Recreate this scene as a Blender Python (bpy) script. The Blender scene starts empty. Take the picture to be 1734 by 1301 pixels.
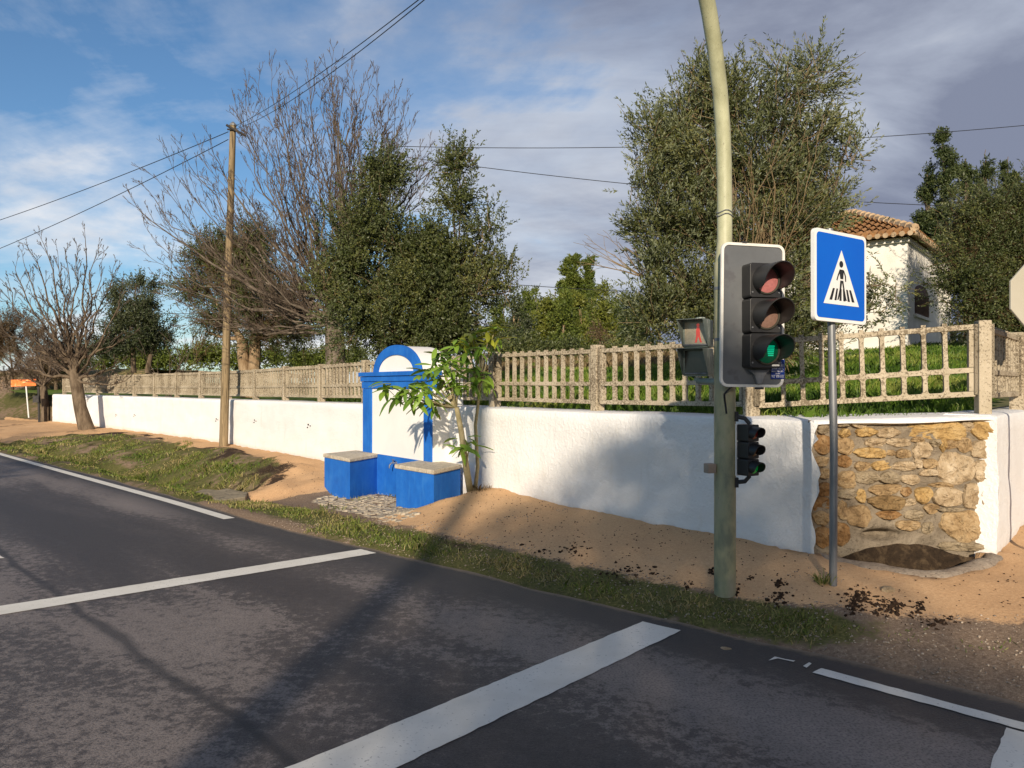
import bpy, bmesh, math, random
import numpy as np
from mathutils import Vector, Matrix
random.seed(7); rng = np.random.default_rng(7)
R = math.radians
scene = bpy.context.scene
COL = scene.collection

# ------------------------------------------------------------------ camera
F = 1290.0; PW = 1734.0; CX = 867.0; HY = 655.0; CH = 1.6
cam = bpy.data.cameras.new('camera'); camo = bpy.data.objects.new('camera', cam); COL.objects.link(camo)
camo.location = (0, 0, CH)
camo.rotation_euler = (R(90) + math.atan((HY - 650.5) / F), 0, 0)
cam.sensor_width = 36; cam.lens = F / PW * 36; cam.clip_start = 0.05; cam.clip_end = 4000
scene.camera = camo
# ------------------------------------------------------------------ light
SUN_EL = R(20); LX, LY = 0.125, 0.99
sun = bpy.data.lights.new('sun', 'SUN'); suno = bpy.data.objects.new('sun', sun); COL.objects.link(suno)
sun.energy = 5.0; sun.angle = R(0.8); sun.color = (1.0, 0.86, 0.68)
Ld = Vector((LX * math.cos(SUN_EL), LY * math.cos(SUN_EL), -math.sin(SUN_EL))).normalized()
suno.rotation_euler = Ld.to_track_quat('-Z', 'Y').to_euler()
scene.view_settings.view_transform = 'Standard'; scene.view_settings.look = 'None'
scene.view_settings.exposure = 0.22; scene.view_settings.gamma = 1.0
scene.view_settings.use_curve_mapping = False


class NT:
    """small node helper"""
    def __init__(s, tree): s.t = tree; s.n = tree.nodes; s.l = tree.links
    def add(s, typ, inputs=None, **kw):
        n = s.n.new(typ)
        for k, v in kw.items(): setattr(n, k, v)
        if inputs:
            for k, v in inputs.items():
                if isinstance(v, tuple) and len(v) == 2 and hasattr(v[0], 'outputs'): s.l.new(v[0].outputs[v[1]], n.inputs[k])
                elif hasattr(v, 'outputs'): s.l.new(v.outputs[0], n.inputs[k])
                else: n.inputs[k].default_value = v
        return n
    def math(s, op, a, b=None, c=None, clamp=False):
        d = {0: a}
        if b is not None: d[1] = b
        if c is not None: d[2] = c
        n = s.add('ShaderNodeMath', d, operation=op); n.use_clamp = clamp; return n
    def mix(s, f, a, b, blend='MIX'):
        n = s.n.new('ShaderNodeMix'); n.data_type = 'RGBA'; n.blend_type = blend
        for idx, v in ((0, f), (6, a), (7, b)):
            if isinstance(v, tuple) and len(v) == 2 and hasattr(v[0], 'outputs'): s.l.new(v[0].outputs[v[1]], n.inputs[idx])
            elif hasattr(v, 'outputs'):
                s.l.new(v.outputs[2] if v.bl_idname == 'ShaderNodeMix' else v.outputs[0], n.inputs[idx])
            else:
                n.inputs[idx].default_value = v if idx == 0 else (tuple(v) + (1,) if len(v) == 3 else v)
        return n
    def ramp(s, f, stops, interp='LINEAR'):
        n = s.add('ShaderNodeValToRGB', {0: f}); cr = n.color_ramp; cr.interpolation = interp
        while len(cr.elements) < len(stops): cr.elements.new(0.5)
        for e, (p, c) in zip(cr.elements, stops):
            e.position = p; e.color = (c, c, c, 1) if not isinstance(c, tuple) else c + (1,)
        return n
    def noise(s, vec, scale, detail=4, rough=0.55, dist=0.0):
        d = {'Scale': scale, 'Detail': detail, 'Roughness': rough, 'Distortion': dist}
        if vec is not None: d['Vector'] = vec
        return s.add('ShaderNodeTexNoise', d)


# ------------------------------------------------------------------ world: blue sky with broken grey cloud
world = bpy.data.worlds.new('World'); scene.world = world; world.use_nodes = True
w = NT(world.node_tree); w.n.clear()
sky = w.add('ShaderNodeTexSky', sky_type='NISHITA'); sky.sun_disc = False
sky.sun_elevation = SUN_EL; sky.sun_rotation = R(187); sky.altitude = 60; sky.air_density = 1.0; sky.dust_density = 0.4; sky.ozone_density = 1.6
tc = w.add('ShaderNodeTexCoord')
sep = w.add('ShaderNodeSeparateXYZ', {0: (tc, 'Generated')})
zz = w.math('ADD', w.math('MAXIMUM', (sep, 2), 0.0), 0.28)
cu = w.math('DIVIDE', (sep, 0), zz); cv = w.math('DIVIDE', (sep, 1), zz)
cvec = w.add('ShaderNodeCombineXYZ', {0: cu, 1: cv, 2: 0.0})
cm1 = w.add('ShaderNodeMapping', {'Vector': cvec, 'Location': (0.0, 0.0, 0), 'Rotation': (0, 0, 0.5), 'Scale': (0.75, 1.0, 1)})
n1 = w.noise(cm1, 0.85, 10, 0.58, 0.45)
cm2 = w.add('ShaderNodeMapping', {'Vector': cvec, 'Location': (0.6, 1.4, 0), 'Rotation': (0, 0, 0.3), 'Scale': (0.7, 1.0, 1)})
n2 = w.noise(cm2, 1.1, 8, 0.58, 0.35)
# thin veil of high cloud, finer grained
n3 = w.noise(w.add('ShaderNodeMapping', {'Vector': cvec, 'Rotation': (0, 0, -0.5), 'Scale': (0.5, 1.3, 1)}), 2.2, 8, 0.62, 0.6)
cover = w.math('ADD', w.math('ADD', w.math('MULTIPLY', (sep, 0), 0.40), 0.03), w.math('MULTIPLY', (sep, 2), 0.10))
cover = w.math('ADD', cover, w.ramp((sep, 2), [(0.0, 0.15), (0.18, 0.12), (0.32, 0.0)]))
m0 = w.math('ADD', n1, cover)
m0 = w.math('ADD', m0, w.math('MULTIPLY', w.math('SUBTRACT', n3, 0.5), 0.22))
mask = w.ramp(m0, [(0.45, 0.0), (0.51, 0.30), (0.56, 0.85), (0.64, 1.0)])
tone = w.math('ADD', w.math('MULTIPLY', n2, 1.15), w.math('MULTIPLY', w.math('ADD', (sep, 0), 0.25), 0.34))
tone = w.math('ADD', tone, w.math('MULTIPLY', w.math('SUBTRACT', m0, 0.5), 0.5))
tone = w.math('ADD', tone, w.math('MULTIPLY', (sep, 2), 0.22))
tone = w.math('ADD', tone, w.math('MULTIPLY', w.math('SUBTRACT', n3, 0.5), 0.35))
ccol = w.ramp(tone, [(0.54, (7.2, 7.2, 7.3)), (0.70, (4.9, 5.2, 5.8)), (0.86, (3.1, 3.45, 4.3)), (1.12, (1.85, 2.1, 2.9))])
skyt = w.mix(1.0, sky, (0.60, 0.80, 0.96), 'MULTIPLY')
skyc = w.mix(mask, skyt, ccol)
bg = w.add('ShaderNodeBackground', {'Color': (skyc, 2), 'Strength': 0.108})
wo = w.add('ShaderNodeOutputWorld', {'Surface': bg})


# ------------------------------------------------------------------ helpers
def P(px, py, Y):
    return np.array(((px - CX) / F * Y, Y, CH - (py - HY) / F * Y))

ORIG = {}
def link(o, parent=None):
    COL.objects.link(o)
    if parent is not None: o.parent = parent
    return o

def thing(name, label, cat, loc, group=None):
    o = bpy.data.objects.new(name, None); link(o); o.location = loc; o.empty_display_size = 0.2
    o['label'] = label; o['category'] = cat
    if group: o['group'] = group
    ORIG[o.name] = np.array(loc, float)
    return o

def tag(o, label, cat, group=None, kind=None):
    o['label'] = label; o['category'] = cat
    if group: o['group'] = group
    if kind: o['kind'] = kind
    return o

def origin_of(p):
    return ORIG[p.name] if p is not None and p.name in ORIG else np.zeros(3)

def np_mesh(name, V, Fc, mat, parent=None, smooth=False, attrs=None, origin=None, kind=None, rename=None):
    """V (n,3); Fc: (m,k) array, or a list of index tuples"""
    V = np.asarray(V, np.float64)
    if origin is None: origin = origin_of(parent)
    V = V - origin
    me = bpy.data.meshes.new(name)
    if isinstance(Fc, np.ndarray):
        m, k = Fc.shape
        me.vertices.add(len(V)); me.vertices.foreach_set('co', V.astype(np.float32).ravel())
        me.loops.add(m * k); me.loops.foreach_set('vertex_index', Fc.astype(np.int32).ravel())
        me.polygons.add(m); me.polygons.foreach_set('loop_start', np.arange(0, m * k, k, dtype=np.int32))
        try: me.polygons.foreach_set('loop_total', np.full(m, k, dtype=np.int32))
        except Exception: pass
        me.update(calc_edges=True)
    else:
        me.from_pydata([tuple(v) for v in V], [], Fc); me.update()
    me.validate()
    if smooth: me.polygons.foreach_set('use_smooth', np.ones(len(me.polygons), bool))
    if attrs:
        for an, arr in attrs.items():
            arr = np.asarray(arr, np.float32)
            if arr.ndim == 1:
                a = me.attributes.new(an, 'FLOAT', 'POINT'); a.data.foreach_set('value', arr)
            else:
                a = me.attributes.new(an, 'FLOAT_COLOR', 'POINT')
                if arr.shape[1] == 3: arr = np.concatenate([arr, np.ones((len(arr), 1), np.float32)], 1)
                a.data.foreach_set('color', arr.ravel())
    if mat is not None:
        for mm in (mat if isinstance(mat, (list, tuple)) else [mat]): me.materials.append(mm)
    o = bpy.data.objects.new(name, me); link(o, parent)
    if parent is None: o.location = tuple(origin)
    else: ORIG[o.name] = np.asarray(origin, float)
    if kind: o['kind'] = kind
    return o

class MB:
    def __init__(s): s.v = []; s.f = []; s.m = []; s.mi = 0
    def add(s, vs, fs):
        b = len(s.v); s.v += [tuple(map(float, v)) for v in vs]; s.f += [tuple(b + i for i in f) for f in fs]; s.m += [s.mi] * len(fs)
    def box(s, c, ax, ay, az):
        """centre and three half-extent vectors"""
        c, ax, ay, az = map(lambda q: np.array(q, float), (c, ax, ay, az))
        vs = [c + i * ax + j * ay + k * az for i in (-1, 1) for j in (-1, 1) for k in (-1, 1)]
        s.add(vs, [(0, 1, 3, 2), (4, 6, 7, 5), (0, 4, 5, 1), (2, 3, 7, 6), (0, 2, 6, 4), (1, 5, 7, 3)])
    def aabox(s, x0, x1, y0, y1, z0, z1):
        s.box(((x0 + x1) / 2, (y0 + y1) / 2, (z0 + z1) / 2), ((x1 - x0) / 2, 0, 0), (0, (y1 - y0) / 2, 0), (0, 0, (z1 - z0) / 2))
    def prism(s, pts, ex):
        """pts: list of 3D points of a planar outline, ex: extrusion vector"""
        n = len(pts); pts = [np.array(p, float) for p in pts]; ex = np.array(ex, float)
        s.add(pts + [p + ex for p in pts], [tuple(range(n))[::-1], tuple(range(n, 2 * n))] + [(i, (i + 1) % n, n + (i + 1) % n, n + i) for i in range(n)])
    def tube(s, pts, rad, n=8, cap=True):
        pts = [np.array(p, float) for p in pts]
        if not hasattr(rad, '__len__'): rad = [rad] * len(pts)
        vs = []; up = np.array((0.13, 0.31, 0.94))
        prev = None
        for i, p in enumerate(pts):
            t = pts[min(i + 1, len(pts) - 1)] - pts[max(i - 1, 0)]; t = t / (np.linalg.norm(t) + 1e-9)
            if prev is None:
                a = np.cross(t, (1, 0, 0) if abs(t[0]) < 0.8 else (0, 1, 0)); a /= np.linalg.norm(a)
            else:
                a = prev - t * prev.dot(t); a /= (np.linalg.norm(a) + 1e-9)
            prev = a; b = np.cross(t, a)
            for k in range(n):
                g = 2 * math.pi * k / n; vs.append(p + rad[i] * (math.cos(g) * a + math.sin(g) * b))
        fs = []
        for i in range(len(pts) - 1):
            for k in range(n):
                k2 = (k + 1) % n; fs.append((i * n + k, i * n + k2, (i + 1) * n + k2, (i + 1) * n + k))
        if cap: fs += [tuple(range(n))[::-1], tuple(range((len(pts) - 1) * n, len(pts) * n))]
        s.add(vs, fs)
    def build(s, name, mat, parent=None, smooth=False, bevel=0, origin=None, kind=None, autosmooth=None):
        o = np_mesh(name, s.v, s.f, mat, parent, smooth, origin=origin, kind=kind)
        if isinstance(mat, (list, tuple)):
            o.data.polygons.foreach_set('material_index', np.array(s.m, np.int32))
        bm = bmesh.new(); bm.from_mesh(o.data); bmesh.ops.recalc_face_normals(bm, faces=bm.faces)
        if bevel:
            bmesh.ops.bevel(bm, geom=[e for e in bm.edges if len(e.link_faces) == 2 and e.calc_face_angle(0) > 0.6], offset=bevel, segments=2, affect='EDGES', profile=0.5)
        bm.to_mesh(o.data); bm.free()
        if autosmooth:
            o.data.polygons.foreach_set('use_smooth', np.ones(len(o.data.polygons), bool))
            bm = bmesh.new(); bm.from_mesh(o.data)
            for e in bm.edges:
                if len(e.link_faces) == 2 and e.calc_face_angle(0) > autosmooth: e.smooth = False
            bm.to_mesh(o.data); bm.free()
        return o

def copy_part(src, name, parent, loc=None, rot=None, mat4=None):
    o = src.copy(); o.name = name; COL.objects.link(o); o.parent = parent
    if mat4 is not None: o.matrix_basis = mat4
    return o

def fbm(x, y, scale, octs=4, seed=0):
    """value noise on numpy arrays, about -1..1"""
    out = np.zeros_like(x, float); amp = 1.0; tot = 0
    for o in range(octs):
        xs = x * scale * 2 ** o + 17.3 * o + seed * 5.1; ys = y * scale * 2 ** o - 9.7 * o + seed * 3.7
        xi = np.floor(xs).astype(np.int64); yi = np.floor(ys).astype(np.int64); fx = xs - xi; fy = ys - yi
        fx = fx * fx * (3 - 2 * fx); fy = fy * fy * (3 - 2 * fy)
        def h(a, b):
            q = (a * 374761393 + b * 668265263 + seed * 1442695) & 0xffffffff
            q = ((q ^ (q >> 13)) * 1274126177) & 0xffffffff
            return ((q ^ (q >> 16)) & 0xffff) / 32767.5 - 1
        v = (h(xi, yi) * (1 - fx) + h(xi + 1, yi) * fx) * (1 - fy) + (h(xi, yi + 1) * (1 - fx) + h(xi + 1, yi + 1) * fx) * fy
        out += amp * v; tot += amp; amp *= 0.5
    return out / tot * 1.4


# ------------------------------------------------------------------ materials
def newmat(name, rough=0.8, spec=0.3, metal=0.0):
    m = bpy.data.materials.new(name); m.use_nodes = True
    nt = NT(m.node_tree); b = m.node_tree.nodes['Principled BSDF']
    b.inputs['Roughness'].default_value = rough; b.inputs['Specular IOR Level'].default_value = spec; b.inputs['Metallic'].default_value = metal
    return m, nt, b

def setcol(nt, b, n): nt.l.new(n.outputs[2] if n.bl_idname == 'ShaderNodeMix' else n.outputs[0], b.inputs['Base Color'])

def bump(nt, b, h, strength=0.3, dist=0.01, prev=None):
    d = {'Height': h, 'Strength': strength, 'Distance': dist}
    if prev is not None: d['Normal'] = prev
    bn = nt.add('ShaderNodeBump', d); nt.l.new(bn.outputs[0], b.inputs['Normal']); return bn

def M_noise(name, c1, c2, scale=5, rough=0.8, spec=0.3, bumps=0.2, bdist=0.005, bscale=None, detail=5, lo=0.35, hi=0.65, metal=0.0, c3=None, s3=30, stretch=None):
    m, nt, b = newmat(name, rough, spec, metal)
    t = nt.add('ShaderNodeTexCoord'); vec = (t, 'Object')
    if stretch: vec = nt.add('ShaderNodeMapping', {'Vector': vec, 'Scale': stretch})
    n = nt.noise(vec, scale, detail, 0.6)
    r = nt.ramp(n, [(lo, c1), (hi, c2)])
    if c3 is not None:
        n3 = nt.noise(vec, s3, 4, 0.6); f3 = nt.ramp(n3, [(0.56, 0.0), (0.64, 1.0)])
        r = nt.mix(f3, r, c3)
    setcol(nt, b, r)
    if bumps:
        nb = nt.noise(vec, bscale or scale * 6, 5, 0.65); bump(nt, b, nb, bumps, bdist)
    return m

MAT = {}
def mat_blue():
    m, nt, b = newmat('blue_limewash', 0.7, 0.25)
    g = nt.add('ShaderNodeNewGeometry'); vec = (g, 'Position'); sp_ = nt.add('ShaderNodeSeparateXYZ', {0: vec})
    n = nt.noise(vec, 3.5, 5, 0.65); c = nt.ramp(n, [(0.3, (0.010, 0.100, 0.41)), (0.55, (0.014, 0.135, 0.50)), (0.75, (0.030, 0.17, 0.53))])
    st_ = nt.noise(nt.add('ShaderNodeMapping', {'Vector': vec, 'Scale': (5, 5, 0.6)}), 4, 4, 0.6); c = nt.mix(nt.ramp(st_, [(0.52, 0.0), (0.72, 0.35)]), c, (0.05, 0.22, 0.55))
    nf = nt.noise(vec, 28, 5, 0.7); low = nt.math('SUBTRACT', nt.math('ADD', -0.055, nt.math('MULTIPLY', nt.math('SUBTRACT', nf, 0.5), 0.55)), (sp_, 2))
    c = nt.mix(nt.ramp(nt.math('MULTIPLY', low, 8.0), [(0.0, 0.0), (0.35, 0.55)]), c, (0.42, 0.46, 0.50))
    setcol(nt, b, c); bump(nt, b, nf, 0.35, 0.004); return m
MAT['blue'] = mat_blue()
MAT['panelwhite'] = M_noise('smooth_white_paint', (0.74, 0.72, 0.68), (0.80, 0.78, 0.74), 2, 0.65, 0.3, 0.15, 0.003, 30)
MAT['slab'] = M_noise('bench_stone', (0.42, 0.36, 0.27), (0.58, 0.51, 0.40), 14, 0.8, 0.2, 0.4, 0.004, 60, c3=(0.30, 0.25, 0.18), s3=40)
MAT['greypaint'] = M_noise('grey_paint', (0.10, 0.105, 0.11), (0.125, 0.13, 0.135), 4, 0.42, 0.5, 0.05, 0.001, c3=(0.09, 0.09, 0.095), s3=8)
MAT['black'] = M_noise('black_plastic', (0.012, 0.012, 0.013), (0.022, 0.021, 0.02), 8, 0.45, 0.5, 0.1, 0.001)
MAT['greengrey'] = M_noise('weathered_green_grey_metal', (0.16, 0.20, 0.18), (0.24, 0.28, 0.25), 12, 0.55, 0.4, 0.1, 0.001, c3=(0.42, 0.45, 0.42), s3=9)
MAT['whiteedge'] = M_noise('white_edge', (0.62, 0.60, 0.55), (0.72, 0.70, 0.65), 10, 0.5, 0.4, 0)
MAT['galv'] = M_noise('galvanised_steel', (0.13, 0.135, 0.14), (0.24, 0.245, 0.25), 6, 0.45, 0.5, 0.05, 0.001, metal=0.35, stretch=(6, 6, 0.6))
MAT['darkmetal'] = M_noise('dark_iron', (0.015, 0.015, 0.018), (0.04, 0.035, 0.03), 10, 0.6, 0.4, 0.2, 0.002)
MAT['signback'] = M_noise('beige_sign_back', (0.40, 0.37, 0.29), (0.44, 0.41, 0.33), 3, 0.55, 0.4, 0)
MAT['signblue'] = M_noise('sign_blue', (0.0, 0.095, 0.52), (0.0, 0.11, 0.56), 2, 0.4, 0.5, 0)
MAT['signwhite'] = M_noise('sign_white', (0.72, 0.72, 0.70), (0.78, 0.78, 0.76), 3, 0.4, 0.5, 0)
MAT['stickerblue'] = M_noise('sticker_blue', (0.0, 0.018, 0.16), (0.0, 0.025, 0.2), 3, 0.4, 0.5, 0)
MAT['wire'] = M_noise('black_cable', (0.012, 0.012, 0.014), (0.02, 0.02, 0.022), 3, 0.6, 0.3, 0)
MAT['orange'] = M_noise('orange_sign', (0.75, 0.14, 0.02), (0.85, 0.22, 0.05), 9, 0.6, 0.3, 0, c3=(0.85, 0.45, 0.2), s3=6)
MAT['cobble'] = M_noise('cobble_stone', (0.20, 0.165, 0.12), (0.44, 0.38, 0.29), 9, 0.75, 0.3, 0.5, 0.006, 50)
MAT['culvert'] = M_noise('culvert_concrete', (0.20, 0.165, 0.11), (0.30, 0.25, 0.17), 5, 0.9, 0.2, 0.6, 0.01, 40, c3=(0.12, 0.10, 0.07), s3=12)
MAT['chrome'] = M_noise('chrome', (0.45, 0.45, 0.45), (0.6, 0.6, 0.6), 5, 0.25, 0.5, 0, metal=0.9)
MAT['clod'] = M_noise('soil_clod', (0.022, 0.013, 0.008), (0.06, 0.036, 0.022), 30, 0.95, 0.1, 0.5, 0.01)
MAT['housewall'] = M_noise('house_whitewash', (0.66, 0.62, 0.54), (0.80, 0.77, 0.70), 1.2, 0.85, 0.2, 0.3, 0.01, 8)
MAT['shutter'] = M_noise('brown_shutter', (0.07, 0.03, 0.018), (0.12, 0.05, 0.03), 8, 0.7, 0.3, 0)
MAT['rooftile'] = M_noise('roof_tile', (0.20, 0.095, 0.035), (0.38, 0.20, 0.085), 3.5, 0.85, 0.2, 0.4, 0.01, 30, c3=(0.16, 0.10, 0.05), s3=7)
MAT['rooftilelight'] = M_noise('eave_tile', (0.34, 0.23, 0.13), (0.52, 0.39, 0.25), 5, 0.85, 0.2, 0.3, 0.01, 30)
MAT['trunkbrown'] = M_noise('bark_brown', (0.085, 0.062, 0.042), (0.19, 0.145, 0.10), 9, 0.95, 0.1, 1.0, 0.03, 18, stretch=(1, 1, 0.35))
MAT['trunkgrey'] = M_noise('bark_grey', (0.085, 0.068, 0.052), (0.19, 0.155, 0.12), 10, 0.95, 0.1, 0.9, 0.02, 20, stretch=(1, 1, 0.4))
MAT['twig'] = M_noise('twig_bark', (0.075, 0.056, 0.043), (0.14, 0.107, 0.08), 4, 0.9, 0.1, 0)
MAT['twigtan'] = M_noise('dry_twig', (0.17, 0.12, 0.065), (0.27, 0.20, 0.115), 4, 0.9, 0.1, 0)
MAT['stump'] = M_noise('pale_bark', (0.20, 0.13, 0.07), (0.36, 0.26, 0.16), 12, 0.9, 0.1, 1.0, 0.03, 20, stretch=(1, 1, 0.3))
MAT['plantstem'] = M_noise('plant_stem', (0.22, 0.19, 0.10), (0.34, 0.29, 0.17), 14, 0.8, 0.2, 0.5, 0.004)
MAT['woodpole'] = M_noise('weathered_pole_wood', (0.17, 0.125, 0.07), (0.30, 0.225, 0.13), 7, 0.85, 0.2, 0.7, 0.006, 30, stretch=(4, 4, 0.25), c3=(0.10, 0.075, 0.045), s3=9)
MAT['bushbrown'] = M_noise('dry_bush', (0.09, 0.058, 0.032), (0.16, 0.108, 0.06), 4, 0.95, 0.1, 0)

# painted lamp post: pale green paint above, dirty olive below
def mat_post():
    m, nt, b = newmat('pale_green_post_paint', 0.5, 0.4)
    g = nt.add('ShaderNodeNewGeometry'); s = nt.add('ShaderNodeSeparateXYZ', {0: (g, 'Position')})
    t = nt.add('ShaderNodeTexCoord')
    mp = nt.add('ShaderNodeMapping', {'Vector': (t, 'Object'), 'Scale': (1, 1, 0.45)})
    n = nt.noise(mp, 7, 6, 0.6); nn = nt.ramp(n, [(0.38, (0.33, 0.33, 0.20)), (0.62, (0.48, 0.48, 0.31))])
    lo = nt.ramp(n, [(0.36, (0.17, 0.18, 0.12)), (0.52, (0.30, 0.29, 0.17)), (0.66, (0.38, 0.33, 0.22))])
    f = nt.ramp(nt.math('SUBTRACT', (s, 2), 2.2), [(0.0, 0.0), (0.6, 1.0)])
    c = nt.mix(f, lo, nn)
    n2 = nt.noise((t, 'Object'), 45, 3, 0.6); c = nt.mix(nt.ramp(n2, [(0.66, 0.0), (0.72, 0.7)]), c, (0.16, 0.15, 0.10))
    setcol(nt, b, c); bump(nt, b, n2, 0.12, 0.002)
    return m
MAT['post'] = mat_post()

def mat_wall():
    """white limewash over rough render: rough at the near end, smoother towards the far end"""
    m, nt, b = newmat('white_wall_render', 0.85, 0.25)
    t = nt.add('ShaderNodeTexCoord'); vec = (t, 'Object')
    n = nt.noise(vec, 1.6, 5, 0.6)
    c = nt.ramp(n, [(0.3, (0.74, 0.725, 0.70)), (0.7, (0.82, 0.81, 0.79))])
    g = nt.add('ShaderNodeNewGeometry'); s = nt.add('ShaderNodeSeparateXYZ', {0: (g, 'Position')})
    # sand-coloured splash at the foot
    nf = nt.noise(vec, 9, 5, 0.65)
    zf = nt.math('SUBTRACT', nt.math('ADD', 0.24, nt.math('MULTIPLY', nf, 0.10)), (s, 2))
    ff = nt.ramp(nt.math('MULTIPLY', zf, 6.0), [(0.0, 0.0), (0.5, 0.35)])
    c = nt.mix(ff, c, (0.50, 0.40, 0.28))
    nst = nt.noise(nt.add('ShaderNodeMapping', {'Vector': vec, 'Scale': (2.2, 2.2, 0.5)}), 2.4, 5, 0.6)
    c = nt.mix(nt.ramp(nst, [(0.60, 0.0), (0.75, 0.35)]), c, (0.62, 0.57, 0.48))
    setcol(nt, b, c)
    nb = nt.noise(vec, 26, 6, 0.6, 0.6); nb2 = nt.noise(vec, 5, 3, 0.5)
    k = nt.ramp(nb, [(0.42, 0.0), (0.62, 1.0)])
    b1 = bump(nt, b, nb2, 0.3, 0.02)
    b2 = nt.add('ShaderNodeBump', {'Height': k, 'Strength': 0.55, 'Distance': 0.006, 'Normal': b1})
    nt.l.new(b2.outputs[0], b.inputs['Normal'])
    return m
MAT['wall'] = mat_wall()

def mat_fence():
    m, nt, b = newmat('lichened_concrete', 0.92, 0.15)
    t = nt.add('ShaderNodeTexCoord'); g = nt.add('ShaderNodeNewGeometry'); vec = (g, 'Position')
    n = nt.noise(vec, 3.0, 4, 0.6); c = nt.ramp(n, [(0.3, (0.37, 0.31, 0.215)), (0.7, (0.52, 0.445, 0.33))])
    n2 = nt.noise(vec, 48, 5, 0.75); n5 = nt.noise(vec, 2.1, 3, 0.5)
    th = nt.math('ADD', n2, nt.math('MULTIPLY', nt.math('SUBTRACT', n5, 0.5), 0.35))
    c = nt.mix(nt.ramp(th, [(0.495, 0.0), (0.555, 0.85)]), c, (0.125, 0.095, 0.06))
    n3 = nt.noise(vec, 60, 3, 0.6); c = nt.mix(nt.ramp(n3, [(0.64, 0.0), (0.70, 0.6)]), c, (0.66, 0.61, 0.50))
    setcol(nt, b, c); bump(nt, b, n2, 0.8, 0.008)
    return m
MAT['fence'] = mat_fence()

def mat_asphalt():
    m, nt, b = newmat('asphalt', 0.62, 0.38)
    g = nt.add('ShaderNodeNewGeometry'); vec = (g, 'Position')
    rot = nt.add('ShaderNodeMapping', {'Vector': vec, 'Rotation': (0, 0, R(-44)), 'Scale': (1, 1, 1)})   # x axis across the road
    str_ = nt.add('ShaderNodeMapping', {'Vector': rot, 'Scale': (1.0, 0.28, 1)})
    n1 = nt.noise(str_, 0.50, 7, 0.60, 0.5)
    n2 = nt.noise(vec, 14, 6, 0.78); n3 = nt.noise(vec, 75, 2, 0.6); n4 = nt.noise(vec, 210, 2, 0.6)
    s_l = nt.add('ShaderNodeSeparateXYZ', {0: rot})
    lane = nt.ramp(nt.math('MULTIPLY', (s_l, 0), 0.2), [(0.0, 0.5), (0.10, 0.42), (0.20, 0.80), (0.37, 0.78), (0.43, 0.15), (0.61, 0.15), (0.67, 0.85), (0.78, 0.7), (0.86, 0.2), (1.0, 0.5)])
    n1 = nt.math('ADD', n1, nt.math('MULTIPLY', nt.math('SUBTRACT', lane, 0.5), 0.14))
    nb = nt.math('ADD', n1, nt.math('MULTIPLY', nt.math('SUBTRACT', n2, 0.5), 0.55))
    c = nt.ramp(nb, [(0.36, (0.048, 0.040, 0.038)), (0.485, (0.078, 0.065, 0.060)), (0.53, (0.175, 0.147, 0.132)), (0.72, (0.245, 0.205, 0.182))])
    c = nt.mix(nt.ramp(n3, [(0.36, 0.55), (0.52, 0.0)]), c, (0.022, 0.02, 0.02))
    c = nt.mix(nt.ramp(n4, [(0.60, 0.0), (0.70, 0.45)]), c, (0.26, 0.24, 0.22))
    # wheel-track seam and the dark band along the edge
    s = nt.add('ShaderNodeSeparateXYZ', {0: rot})
    wob = nt.math('MULTIPLY', nt.math('SUBTRACT', nt.noise(str_, 2.5, 3, 0.5), 0.5), 0.25)
    sx = nt.math('ADD', (s, 0), wob)
    seam = nt.math('ABSOLUTE', nt.math('SUBTRACT', sx, 1.57))
    c = nt.mix(nt.ramp(seam, [(0.012, 0.75), (0.05, 0.0)]), c, (0.026, 0.023, 0.023))
    at = nt.add('ShaderNodeAttribute', attribute_name='edge')
    ed = nt.math('ADD', (at, 'Fac'), nt.math('MULTIPLY', nt.math('SUBTRACT', n2, 0.5), 0.30))
    c = nt.mix(nt.ramp(ed, [(0.40, 0.0), (0.62, 0.85)]), c, (0.035, 0.032, 0.033))
    dust = nt.ramp(nt.math('ADD', (at, 'Fac'), nt.math('MULTIPLY', nt.math('SUBTRACT', n2, 0.5), 0.25)), [(0.90, 0.0), (1.0, 0.8)])
    c = nt.mix(dust, c, (0.20, 0.15, 0.10))
    setcol(nt, b, c)
    h = nt.math('ADD', n3, nt.math('MULTIPLY', n4, 0.6)); bump(nt, b, h, 0.75, 0.006)
    return m
MAT['asphalt'] = mat_asphalt()

def mat_paint():
    m, nt, b = newmat('road_paint', 0.7, 0.3)
    g = nt.add('ShaderNodeNewGeometry'); vec = (g, 'Position')
    n = nt.noise(vec, 60, 4, 0.7); n2 = nt.noise(vec, 3, 4, 0.6)
    c = nt.ramp(n2, [(0.3, (0.60, 0.57, 0.50)), (0.7, (0.72, 0.69, 0.62))])
    c = nt.mix(nt.ramp(nt.math('ADD', n, nt.math('MULTIPLY', n2, 0.2)), [(0.72, 0.0), (0.78, 0.7)]), c, (0.14, 0.13, 0.12))
    setcol(nt, b, c); bump(nt, b, n, 0.3, 0.002); return m
MAT['paint'] = mat_paint()

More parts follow.
